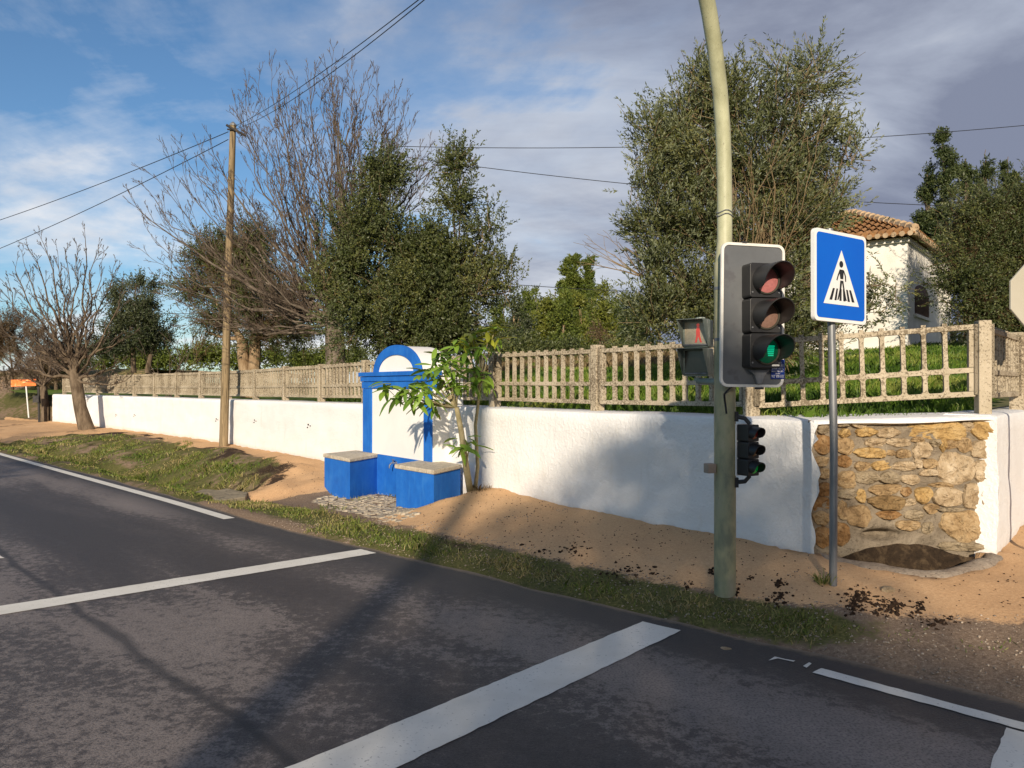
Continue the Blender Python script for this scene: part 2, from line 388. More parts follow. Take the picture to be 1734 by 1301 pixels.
def mat_ground():
    """weights from the terrain itself: r = sand, g = grass-grown soil, b = dark earth plus painted shade under the culvert slab, otherwise gravelly dirt"""
    m, nt, b = newmat('earth', 0.95, 0.1)
    g = nt.add('ShaderNodeNewGeometry'); vec = (g, 'Position')
    at = nt.add('ShaderNodeAttribute', attribute_name='mask'); s = nt.add('ShaderNodeSeparateColor', {0: (at, 'Color')})
    n = nt.noise(vec, 5, 6, 0.65); nf = nt.noise(vec, 45, 4, 0.7); nvf = nt.noise(vec, 160, 2, 0.6); nl = nt.noise(vec, 0.7, 4, 0.6)
    j = nt.math('ADD', nt.math('MULTIPLY', nt.math('SUBTRACT', n, 0.5), 0.9), nt.math('MULTIPLY', nt.math('SUBTRACT', nf, 0.5), 0.5))
    dirt = nt.ramp(nf, [(0.3, (0.15, 0.10, 0.068)), (0.55, (0.28, 0.20, 0.135)), (0.75, (0.42, 0.33, 0.24))])
    dirt = nt.mix(nt.ramp(nvf, [(0.4, 0.45), (0.55, 0.0)]), dirt, (0.08, 0.055, 0.04))
    sand = nt.ramp(nt.math('ADD', nf, nt.math('MULTIPLY', nt.math('SUBTRACT', nl, 0.5), 0.6)), [(0.25, (0.50, 0.295, 0.150)), (0.5, (0.60, 0.375, 0.200)), (0.75, (0.69, 0.455, 0.255))])
    sand = nt.mix(nt.ramp(nvf, [(0.40, 0.35), (0.52, 0.0)]), sand, (0.36, 0.22, 0.11))
    spk = nt.noise(vec, 22, 3, 0.6); sand = nt.mix(nt.ramp(spk, [(0.70, 0.0), (0.74, 0.8)]), sand, (0.12, 0.07, 0.04))
    grs = nt.ramp(nf, [(0.35, (0.055, 0.06, 0.018)), (0.55, (0.12, 0.115, 0.04)), (0.75, (0.22, 0.17, 0.08))])
    dark = nt.ramp(nf, [(0.35, (0.025, 0.017, 0.012)), (0.7, (0.085, 0.055, 0.036))])
    def w_(ch, lo=0.42, hi=0.58): return nt.ramp(nt.math('ADD', (s, ch), j), [(lo, 0.0), (hi, 1.0)])
    c = nt.mix(w_(1), dirt, grs); c = nt.mix(w_(0), c, sand); c = nt.mix(w_(2), c, dark)
    setcol(nt, b, c)
    h = nt.math('ADD', nt.math('MULTIPLY', nf, 1.0), nt.math('MULTIPLY', nvf, 0.5)); bump(nt, b, h, 0.6, 0.012)
    return m
MAT['ground'] = mat_ground()
MAT['lawn'] = M_noise('lawn_soil', (0.07, 0.12, 0.02), (0.15, 0.21, 0.04), 2.0, 0.95, 0.1, 0.6, 0.03, 20, c3=(0.24, 0.18, 0.09), s3=3)
MAT['farfield'] = M_noise('far_field', (0.075, 0.08, 0.03), (0.16, 0.14, 0.06), 0.3, 0.95, 0.1, 0)

def mat_stone(name, cols, rough=0.85):
    m, nt, b = newmat(name, rough, 0.2)
    g = nt.add('ShaderNodeNewGeometry'); vec = (g, 'Position')
    n = nt.noise(vec, 7, 6, 0.7, 0.5); n2 = nt.noise(vec, 40, 5, 0.7)
    c = nt.ramp(n, [(0.28, cols[0]), (0.5, cols[1]), (0.72, cols[2])])
    c = nt.mix(nt.ramp(n2, [(0.34, 0.6), (0.46, 0.0)]), c, tuple(q * 0.45 for q in cols[0]))
    setcol(nt, b, c)
    h = nt.math('ADD', n, nt.math('MULTIPLY', n2, 0.5)); bump(nt, b, h, 1.0, 0.035)
    return m
MAT['st_o'] = mat_stone('orange_stone', [(0.13, 0.065, 0.025), (0.27, 0.15, 0.06), (0.40, 0.27, 0.14)])
MAT['st_y'] = mat_stone('ochre_stone', [(0.24, 0.135, 0.05), (0.47, 0.31, 0.125), (0.60, 0.45, 0.24)])
MAT['st_t'] = mat_stone('tan_stone', [(0.17, 0.105, 0.05), (0.36, 0.245, 0.125), (0.52, 0.39, 0.23)])
MAT['st_b'] = mat_stone('buff_stone', [(0.22, 0.15, 0.08), (0.45, 0.34, 0.21), (0.62, 0.51, 0.36)])
MAT['st_g'] = mat_stone('grey_stone', [(0.17, 0.13, 0.08), (0.30, 0.235, 0.15), (0.42, 0.34, 0.23)])
MAT['st_d'] = mat_stone('brown_stone', [(0.11, 0.07, 0.03), (0.24, 0.155, 0.07), (0.34, 0.24, 0.12)])
MAT['mortar'] = mat_stone('mortar', [(0.15, 0.12, 0.085), (0.24, 0.195, 0.14), (0.33, 0.275, 0.20)])
MAT['bowl'] = mat_stone('basin_hollow_shade', [(0.012, 0.008, 0.005), (0.035, 0.022, 0.012), (0.11, 0.075, 0.042)])  # near-black stone colour stands in for the shade inside the hollow
MAT['basin'] = mat_stone('basin_stone', [(0.20, 0.15, 0.11), (0.31, 0.25, 0.19), (0.42, 0.35, 0.27)])

def mat_leaf(name, dark, mid, light, under=None, trans=0.25, rough=0.5):
    m = bpy.data.materials.new(name); m.use_nodes = True; nt = NT(m.node_tree); nt.n.clear()
    at = nt.add('ShaderNodeAttribute', attribute_name='tone')
    c = nt.ramp((at, 'Fac'), [(0.0, dark), (0.5, mid), (1.0, light)])
    if under is not None:
        g = nt.add('ShaderNodeNewGeometry'); c = nt.mix(nt.math('MULTIPLY', (g, 'Backfacing'), 0.8), c, under)
    pb = nt.add('ShaderNodeBsdfPrincipled', {'Roughness': rough, 'Specular IOR Level': 0.35})
    setcol(nt, pb, c)
    tr = nt.add('ShaderNodeBsdfTranslucent'); nt.l.new(c.outputs[2] if c.bl_idname == 'ShaderNodeMix' else c.outputs[0], tr.inputs[0])
    mx = nt.add('ShaderNodeMixShader', {0: trans, 1: pb, 2: tr}); nt.add('ShaderNodeOutputMaterial', {0: mx})
    return m
MAT['olive'] = mat_leaf('olive_leaf', (0.034, 0.046, 0.012), (0.100, 0.112, 0.028), (0.25, 0.235, 0.085), (0.17, 0.19, 0.11), 0.12)
MAT['bushleaf'] = mat_leaf('evergreen_leaf', (0.020, 0.034, 0.009), (0.070, 0.088, 0.020), (0.21, 0.20, 0.055), (0.10, 0.115, 0.05), 0.12)
MAT['darkleaf'] = mat_leaf('dark_leaf', (0.022, 0.035, 0.012), (0.05, 0.068, 0.022), (0.10, 0.115, 0.04), (0.09, 0.10, 0.06), 0.15)
MAT['brownleaf'] = mat_leaf('dry_brown_leaf', (0.07, 0.045, 0.022), (0.13, 0.09, 0.045), (0.20, 0.15, 0.075), None, 0.15)
MAT['farleaf'] = mat_leaf('far_leaf', (0.05, 0.075, 0.012), (0.115, 0.15, 0.025), (0.21, 0.23, 0.045), None, 0.25)
MAT['yellowleaf'] = mat_leaf('yellow_green_leaf', (0.09, 0.11, 0.02), (0.17, 0.19, 0.03), (0.26, 0.26, 0.055), None, 0.3)
MAT['pineleaf'] = mat_leaf('conifer_leaf', (0.028, 0.045, 0.014), (0.06, 0.08, 0.025), (0.105, 0.12, 0.04), None, 0.1)
MAT['grass'] = mat_leaf('grass_blade', (0.06, 0.12, 0.014), (0.15, 0.25, 0.025), (0.34, 0.36, 0.08), None, 0.4)
MAT['vergegrass'] = mat_leaf('verge_grass_blade', (0.08, 0.145, 0.018), (0.19, 0.23, 0.04), (0.42, 0.33, 0.15), None, 0.35)
MAT['deadweed'] = mat_leaf('dead_weed', (0.03, 0.018, 0.010), (0.09, 0.058, 0.030), (0.26, 0.20, 0.10), None, 0.15)
MAT['drygrass'] = mat_leaf('dry_grass', (0.10, 0.07, 0.03), (0.22, 0.15, 0.07), (0.36, 0.27, 0.14), None, 0.3)
def mat_plantleaf(n, c):
    m, nt, b = newmat(n, 0.4, 0.4)
    t = nt.add('ShaderNodeTexCoord'); nn = nt.noise((t, 'Object'), 20, 3, 0.5)
    cc = nt.ramp(nn, [(0.3, tuple(q * 0.8 for q in c)), (0.7, c)])
    tr = nt.add('ShaderNodeBsdfTranslucent'); nt.l.new(cc.outputs[0], tr.inputs[0]); setcol(nt, b, cc)
    out = [q for q in nt.n if q.bl_idname == 'ShaderNodeOutputMaterial'][0]
    mx = nt.add('ShaderNodeMixShader', {0: 0.35, 1: b, 2: tr}); nt.l.new(mx.outputs[0], out.inputs[0]); return m
MAT['pl1'] = mat_plantleaf('fresh_leaf', (0.25, 0.40, 0.05)); MAT['pl2'] = mat_plantleaf('yellowing_leaf', (0.38, 0.40, 0.045)); MAT['pl3'] = mat_plantleaf('deep_leaf', (0.14, 0.26, 0.035))

def mat_lens(name, col, emit=0.0, ecol=None):
    m, nt, b = newmat(name, 0.22, 0.6)
    t = nt.add('ShaderNodeTexCoord'); n = nt.noise((t, 'Object'), 60, 2, 0.5)
    setcol(nt, b, nt.ramp(n, [(0.3, tuple(q * 0.8 for q in col)), (0.7, col)]))
    if emit:
        b.inputs['Emission Color'].default_value = (ecol or col) + (1,); b.inputs['Emission Strength'].default_value = emit
    return m
MAT['lens_red'] = mat_lens('red_lens', (0.42, 0.15, 0.145)); MAT['lens_amber'] = mat_lens('amber_lens', (0.22, 0.13, 0.10))
MAT['lens_green'] = mat_lens('lit_green_lens', (0.0, 0.05, 0.025), 0.035, (0.0, 0.5, 0.22))
MAT['led_green'] = mat_lens('lit_green_led', (0.0, 0.2, 0.1), 0.55, (0.0, 0.62, 0.32))
MAT['small_red'] = mat_lens('dark_red_lens', (0.16, 0.01, 0.01)); MAT['small_amber'] = mat_lens('dark_amber_lens', (0.05, 0.02, 0.01))
MAT['small_green'] = mat_lens('small_green_lens', (0.0, 0.08, 0.015), 0.12, (0.0, 0.5, 0.08))
MAT['ped_red'] = mat_lens('lit_red_man', (0.5, 0.05, 0.04), 0.22, (1.0, 0.10, 0.06)); MAT['ped_pale'] = mat_lens('pale_ped_lens', (0.42, 0.36, 0.26)); MAT['ped_dark'] = mat_lens('dark_ped_lens', (0.03, 0.025, 0.02))
MAT['visorin'] = M_noise('visor_inside', (0.035, 0.032, 0.025), (0.06, 0.055, 0.04), 9, 0.7, 0.2, 0)

# ------------------------------------------------------------------ plan
REDGE = np.array([(9, -2.9), (5, 1.3), (2.58, 3.84), (1.95, 4.49), (1.26, 5.07), (.588, 5.68), (-.15, 6.40), (-1.3, 7.42), (-2.37, 8.40), (-3.43, 9.47), (-4.85, 11.04), (-6.67, 12.9), (-9.1, 15.3), (-12.8, 18.9), (-18, 23.4), (-26, 29.5), (-40, 39)])
C0 = np.array((2.457, 6.18)); E0 = np.array((3.98, 6.24))
WALL = np.array([tuple(C0), (-7.12, 19.0), (-10.8, 23.1), (-14.5, 27.0), (-18.7, 31.0)])
RET = np.array([tuple(E0), (5.2, 7.72), (9.0, 12.0), (16, 20)])
FULLW = np.vstack([RET[::-1], WALL])          # from far right, round the corner to far left

def poly_dist(x, y, pl):
    """signed distance to polyline (positive on the right-hand side of travel), and along-parameter"""
    best = np.full(x.shape, 1e9); sg = np.ones(x.shape)
    for a, b in zip(pl[:-1], pl[1:]):
        d = b - a; L = np.hypot(*d); d = d / L
        t = np.clip((x - a[0]) * d[0] + (y - a[1]) * d[1], 0, L)
        ex = x - (a[0] + t * d[0]); ey = y - (a[1] + t * d[1]); ds = np.hypot(ex, ey)
        cr = d[0] * (y - a[1]) - d[1] * (x - a[0])
        upd = ds < best - 1e-9
        best = np.where(upd, ds, best); sg = np.where(upd, np.where(cr < 0, 1, -1), sg)
    return best * sg

def inside(x, y, poly):
    c = np.zeros(x.shape, bool); n = len(poly)
    for i in range(n):
        x1, y1 = poly[i]; x2, y2 = poly[(i + 1) % n]
        if y1 == y2: continue
        k = ((y1 > y) != (y2 > y)) & (x < (x2 - x1) * (y - y1) / (y2 - y1) + x1); c ^= k
    return c

GARDEN = np.vstack([FULLW, [(-40, 52), (-60, 140), (60, 140), (40, 60)]])

def along(x, y): return -x * 0.65 + y * 0.76
PA = [-5.0, 5.0, 6.8, 7.6, 8.3, 10.4, 11.2, 12.6, 15, 20, 26, 30, 60]
UU = [0, .06, .12, .2, .3, .4, .55, .7, .85, 1.0]
PZ = [
 [0, .01, .02, .03, .05, .08, .12, .15, .17, .18],
 [0, .01, .02, .05, .09, .11, .14, .17, .20, .22],
 [0, .01, .02, .04, .07, .11, .16, .20, .23, .24],
 [0, .01, .015, .02, .03, .06, .12, .20, .25, .26],
 [0, .005, .00, .00, .00, .00, .00, .00, .00, .00],
 [0, .00, -.02, -.04, -.06, -.07, -.07, -.07, -.07, -.07],
 [0, .00, -.03, -.12, -.16, -.12, .00, .10, .17, .20],
 [0, .00, -.04, -.20, -.32, -.24, .02, .17, .20, .20],
 [0, .00, -.04, -.22, -.33, -.20, .04, .18, .19, .18],
 [0, .00, -.04, -.20, -.30, -.12, .06, .17, .18, .17],
 [0, .00, -.02, -.12, -.18, -.08, .03, .11, .15, .14],
 [0, .00, .00, -.02, -.03, .02, .06, .10, .14, .14],
 [0, .00, .00, .00, .00, .02, .06, .10, .14, .14]]
PZ = np.array(PZ)
def profile(a, u):
    ia = np.clip(np.searchsorted(PA, a) - 1, 0, len(PA) - 2); pa = np.array(PA)
    fa = np.clip((a - pa[ia]) / (pa[ia + 1] - pa[ia]), 0, 1)
    iu = np.clip(np.searchsorted(UU, u) - 1, 0, len(UU) - 2); uu = np.array(UU)
    fu = np.clip((u - uu[iu]) / (uu[iu + 1] - uu[iu]), 0, 1)
    fa = fa * fa * (3 - 2 * fa)
    z0 = PZ[ia, iu] * (1 - fu) + PZ[ia, iu + 1] * fu; z1 = PZ[ia + 1, iu] * (1 - fu) + PZ[ia + 1, iu + 1] * fu
    return z0 * (1 - fa) + z1 * fa

BASIN = np.array([(2.62, 6.35), (2.66, 6.06), (3.0, 5.72), (3.10, 5.66), (3.22, 5.72), (3.78, 6.08), (3.72, 6.35)])
def ground_z(x, y):
    x = np.asarray(x, float); y = np.asarray(y, float)
    dr = poly_dist(x, y, REDGE); dw = -poly_dist(x, y, FULLW)
    dwp = np.maximum(dw, 0.0); u = np.clip(dr / (np.maximum(dr, 0) + dwp + 1e-6), 0, 1)
    a = along(x, y); z = profile(a, u)
    # bumpiness off the road
    am = np.clip(u * 4, 0, 1)
    ditch = ((a > 11) & (a < 27)).astype(float)
    z = z + am * (fbm(x, y, 1.3, 4, 1) * 0.022 + fbm(x, y, 5, 3, 2) * 0.011) + ditch * np.clip(u * 3, 0, 1) * np.clip((1 - u) * 5, 0, 1) * (fbm(x, y, .9, 4, 5) * 0.13 + fbm(x, y, 3.2, 3, 6) * .03)
    # rise where the sand is heaped against the wall
    z = z + 0.05 * np.exp(-(dwp / 0.18) ** 2) * (fbm(x, y, 2.2, 3, 8) * 0.5 + 0.3) * (np.abs(a - 9.3) > 1.3)
    z = np.where(dr < 0, -0.03, np.where(dr < 0.12, -0.03 + (z + 0.042) * np.clip(dr / 0.12, 0, 1), z + 0.012))
    # pit inside the stone basin
    ib = inside(x, y, BASIN); z = np.where(ib, z - 0.60, z)
    z = np.where((poly_dist(x, y, FULLW) > .05) & (x > 2.3) & (x < 4.1), -0.6, z)
    z = z - .26 * np.exp(-(((x + 4.10) / .26) ** 2 + ((y - 11.08) / .20) ** 2))
    return z
def gz(x, y): return float(ground_z(np.array([x]), np.array([y]))[0])
def garden_z(x, y):
    d = np.abs(poly_dist(x, y, np.vstack([[E0], WALL])))
    f = np.clip((x + 12) / 12, 0.25, 1)
    return 1.24 + np.minimum(d * 0.092, 1.50) * f + fbm(x, y, 0.6, 3, 3) * 0.05
def gdz(x, y): return float(garden_z(np.array([x]), np.array([y]))[0])

# ------------------------------------------------------------------ ground sheets
def grid(x0, x1, y0, y1, st):
    xs = np.arange(x0, x1 + st * .5, st); ys = np.arange(y0, y1 + st * .5, st)
    X, Y = np.meshgrid(xs, ys); nx, ny = len(xs), len(ys)
    idx = np.arange(nx * ny).reshape(ny, nx)
    Fc = np.stack([idx[:-1, :-1].ravel(), idx[:-1, 1:].ravel(), idx[1:, 1:].ravel(), idx[1:, :-1].ravel()], 1)
    return X.ravel(), Y.ravel(), Fc
def compact(V, Fc, *arrs):
    used = np.zeros(len(V), bool); used[Fc.ravel()] = True; mp = np.cumsum(used) - 1
    return (V[used], mp[Fc]) + tuple(a[used] for a in arrs)

def ground_masks(x, y):
    dr = poly_dist(x, y, REDGE); dw = np.maximum(-poly_dist(x, y, FULLW), 0); a = along(x, y); u = np.clip(dr / (dr + dw + 1e-6), 0, 1)
    # u at which sand begins
    us = np.interp(a, [-5, 0.6, 1.4, 2.3, 3.2, 4.5, 6.2, 7.2, 7.9, 8.3, 10.3, 10.9, 11.6, 12.4, 14, 26, 28, 34], [1.1, 0.60, 0.46, .36, .31, .27, .29, .33, .36, 1.5, 1.5, .30, .34, .66, .78, .78, .5, .5])
    sand = np.clip((u - us) * 4.5 + 0.5, 0, 1)
    ug = us.clip(0, 0.75)
    grass = np.clip(1.1 - np.abs(u - us.clip(0, .5) * .5) * 4.2, 0, 1) * (a > 1.7)
    bank = (a > 11.3) * (u < 0.85)
    grass = np.maximum(grass, bank * (0.55 + 0.35 * fbm(x, y, 0.9, 3, 4)))
    grass = np.where((a > 7.9) & (a < 10.8) & (u > 0.33), 0.05, grass)
    grass = np.where(a < 3.0, np.clip((a - 1.7) * 1.2, 0, 1) * grass, grass)
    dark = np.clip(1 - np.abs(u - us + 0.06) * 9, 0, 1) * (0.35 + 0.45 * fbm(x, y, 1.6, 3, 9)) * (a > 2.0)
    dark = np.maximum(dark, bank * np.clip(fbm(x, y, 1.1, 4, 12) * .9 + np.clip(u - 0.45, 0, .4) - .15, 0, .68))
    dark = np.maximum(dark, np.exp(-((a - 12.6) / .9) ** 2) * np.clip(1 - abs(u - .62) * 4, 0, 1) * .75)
    far = a > 27
    sand = np.where(far & (u > .3), 0.8, sand); dark = np.where(far, dark * .7, dark)
    dark = np.maximum(dark, .9 * np.exp(-(((x + 4.10) / .35) ** 2 + ((y - 11.1) / .30) ** 2)))  # shade of the gap under the culvert slab, put into the ground colour
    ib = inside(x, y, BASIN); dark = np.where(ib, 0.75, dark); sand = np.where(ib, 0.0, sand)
    return np.stack([sand, grass, dark.clip(0, 1)], 1)

gx, gy, gf = grid(-27, 8.5, -4, 36, 0.085)
gm = inside(gx, gy, GARDEN) & (poly_dist(gx, gy, FULLW) > 0.30)
keepf = ~gm[gf].all(1)
drr = poly_dist(gx, gy, REDGE); keepf &= ~(drr[gf] < -0.5).all(1)
Vg = np.stack([gx, gy, ground_z(gx, gy)], 1)
Vg, gf = compact(Vg, gf[keepf])
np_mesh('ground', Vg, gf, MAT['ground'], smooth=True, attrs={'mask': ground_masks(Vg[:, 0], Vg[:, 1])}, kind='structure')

# garden behind the wall
lx, ly, lf = grid(-24, 16, 6, 44, 0.16)
lk = (inside(lx, ly, GARDEN) & (poly_dist(lx, ly, FULLW) > 0.17))[lf].all(1)
Vl = np.stack([lx, ly, garden_z(lx, ly)], 1); Vl, lf = compact(Vl, lf[lk])
np_mesh('garden_lawn', Vl, lf, MAT['lawn'], smooth=True, kind='structure')
# everything farther out
fx, fy, ff_ = grid(-200, 200, -60, 260, 4.0)
fzv = -0.45 + np.clip((fy - 36) / 25, 0, 1) * 2.0 * np.clip((fx + 30) / 20, .15, 1) + np.clip((fy - 60) / 90, 0, 1) * 2.5
np_mesh('field', np.stack([fx, fy, fzv], 1), ff_, MAT['farfield'], smooth=True, kind='structure')
pm = MB(); pm.add([(-2500, -2500, -.9), (2500, -2500, -.9), (2500, 2500, -.9), (-2500, 2500, -.9)], [(0, 1, 2, 3)]); pm.build('far_plain', MAT['farfield'], kind='structure')
# hillside at the far left beyond the end of the wall
hx, hy, hf = grid(-70, -17.5, 31, 80, 0.5)
hz = 0.05 + np.clip((hy + 0.25 * hx - 30.5) / 6.0, 0, 1) ** 0.8 * 2.5 + fbm(hx, hy, 0.5, 4, 21) * 0.14
hmask = np.stack([np.clip(.35 - fbm(hx, hy, .3, 3, 5) * .5, 0, .4), .5 + .5 * fbm(hx, hy, .35, 3, 6), np.zeros_like(hx)], 1)
hk = ~inside(hx, hy, np.vstack([WALL + (0.4, .4), [(-19.2, 30.9), (-18.7, 60), (0, 60), (5, 20)]]))[hf].any(1)
Vh, hf, hmask = compact(np.stack([hx, hy, hz], 1), hf[hk], hmask)
np_mesh('hillside', Vh, hf, MAT['ground'], smooth=True, attrs={'mask': hmask.clip(0, 1)}, kind='structure')

# road
def offset_pl(pl, d):
    out = []
    for i in range(len(pl)):
        t = pl[min(i + 1, len(pl) - 1)] - pl[max(i - 1, 0)]; t = t / np.hypot(*t); out.append(pl[i] + d * np.array((-t[1], t[0])))
    return np.array(out)
def resample(pl, st):
    seg = np.hypot(*(pl[1:] - pl[:-1]).T); L = np.concatenate([[0], np.cumsum(seg)]); s = np.arange(0, L[-1], st)
    o = np.stack([np.interp(s, L, pl[:, 0]), np.interp(s, L, pl[:, 1])], 1)
    k = 5; q = o.copy()
    for _ in range(4): q[1:-1] = (q[:-2] + q[2:] + 2 * q[1:-1]) / 4
    return q
RS = resample(REDGE, 0.35)
offs = [-0.0, 0.12, 0.3, 0.45, 0.7, 1.0, 1.6, 3, 5, 7, 9.0]
jit = fbm(RS[:, 0], RS[:, 1], 2.0, 3, 30) * 0.05
rows = [offset_pl(RS, d) for d in offs]
rows[0] = offset_pl(RS, 0) + jit[:, None] * np.array((.7, .7)); n = len(RS)
Vr = np.concatenate([np.c_[r, np.zeros(n)] for r in rows]); edge = np.concatenate([np.full(n, e) for e in (1.02, .82, .66, .52, .40, .2, 0, 0, 0, 0, 0)])
ii = np.arange(n - 1); Fr = np.concatenate([np.stack([k * n + ii, k * n + ii + 1, (k + 1) * n + ii + 1, (k + 1) * n + ii], 1)[:, ::-1] for k in range(len(offs) - 1)])
ro = np_mesh('road', Vr, Fr, MAT['asphalt'], attrs={'edge': edge}, kind='structure')
vv = np.concatenate([np.c_[offset_pl(RS, 9.0), np.full(n, .02)], np.c_[offset_pl(RS, 45), np.full(n, .25)]])
np_mesh('far_verge', vv, np.stack([ii, ii + 1, n + ii + 1, n + ii], 1), MAT['lawn'], kind='structure')

# markings
def gpt(px, py, z=0.004): Y = (CH - z) * F / (py - HY); return np.array(((px - CX) / F * Y, Y, z))
def marking(name, pts, label, z=0.004):
    m = MB(); pts3 = [np.array((p[0], p[1], z)) for p in pts]
    # ragged edges
    out = []
    for i in range(len(pts3)):
        a, b = pts3[i], pts3[(i + 1) % len(pts3)]; L = np.linalg.norm(b - a); k = max(1, int(L / 0.05))
        d = (b - a) / (L + 1e-9); nrm = np.array((-d[1], d[0], 0))
        for q in range(k): out.append(a + (b - a) * q / k + nrm * random.uniform(-.004, .004))
    m.add(out, [tuple(range(len(out)))]); o = m.build(name, MAT['paint'], kind='structure'); return o
bar1 = [gpt(611.5, 929.7), gpt(637.7, 936.4), gpt(0, 1041), gpt(0, 1026)]
d1 = (bar1[3] - bar1[0]); d1 /= np.linalg.norm(d1); bar1[3] = bar1[3] + d1 * 1.2; bar1[2] = bar1[2] + d1 * 1.2
marking('stop_line', bar1, '')
b2 = [gpt(1088, 1052), gpt(1153, 1067), gpt(700, 1301), gpt(480, 1301)]
dd = b2[3] - b2[0]; dd /= np.linalg.norm(dd); b2[3] = b2[3] + dd * 3.0; d2_ = b2[2] - b2[1]; d2_ /= np.linalg.norm(d2_); b2[2] = b2[2] + dd * 3.0
marking('stop_line', b2, '')
marking('zebra_bar', [gpt(1703, 1231), gpt(1703, 1231) + (.42, -.42, 0), gpt(1703, 1231) + (.42 - 1.5, -.42 - 1.85, 0), gpt(1662, 1301) + (-1.1, -1.35, 0)], '')
marking('centre_dash', [gpt(8, 945), gpt(0, 940), gpt(0, 940) + (-2.0, 2.2, 0), gpt(8, 945) + (-2.1, 2.0, 0), gpt(8, 945) + (-.09, -.02, 0)], '')
# edge lines as strips following the kerbless edge
el = np.array([gpt(390, 878)[:2], gpt(300, 851.5)[:2], gpt(200, 824)[:2], gpt(100, 796.5)[:2], gpt(0, 768.5)[:2]]); el = np.vstack([el, el[-1] + (el[-1] - el[-2]) * 1.5, el[-1] + (el[-1] - el[-2]) * 5])
els = resample(el, 0.3); a_ = offset_pl(els, -0.06); b_ = offset_pl(els, 0.08)
Ve = np.concatenate([np.c_[a_, np.full(len(els), .0045)], np.c_[b_, np.full(len(els), .0045)]]); k = len(els); i2 = np.arange(k - 1)
np_mesh('edge_line', Ve, np.stack([i2, i2 + 1, k + i2 + 1, k + i2], 1)[:, ::-1], MAT['paint'], kind='structure')
marking('edge_line', [gpt(1374, 1138), gpt(1390, 1131), gpt(1734, 1223), gpt(1734, 1223) + (1.5, -1.55, 0), gpt(1734, 1236) + (1.5, -1.55, 0), gpt(1734, 1236)], '')
marking('edge_line', [gpt(1300, 1118), gpt(1312, 1111), gpt(1330, 1116), gpt(1345, 1118), gpt(1343, 1120), gpt(1316, 1114)], '')
marking('edge_line', [gpt(1358, 1127), gpt(1370, 1121), gpt(1374, 1123), gpt(1366, 1130)], '')

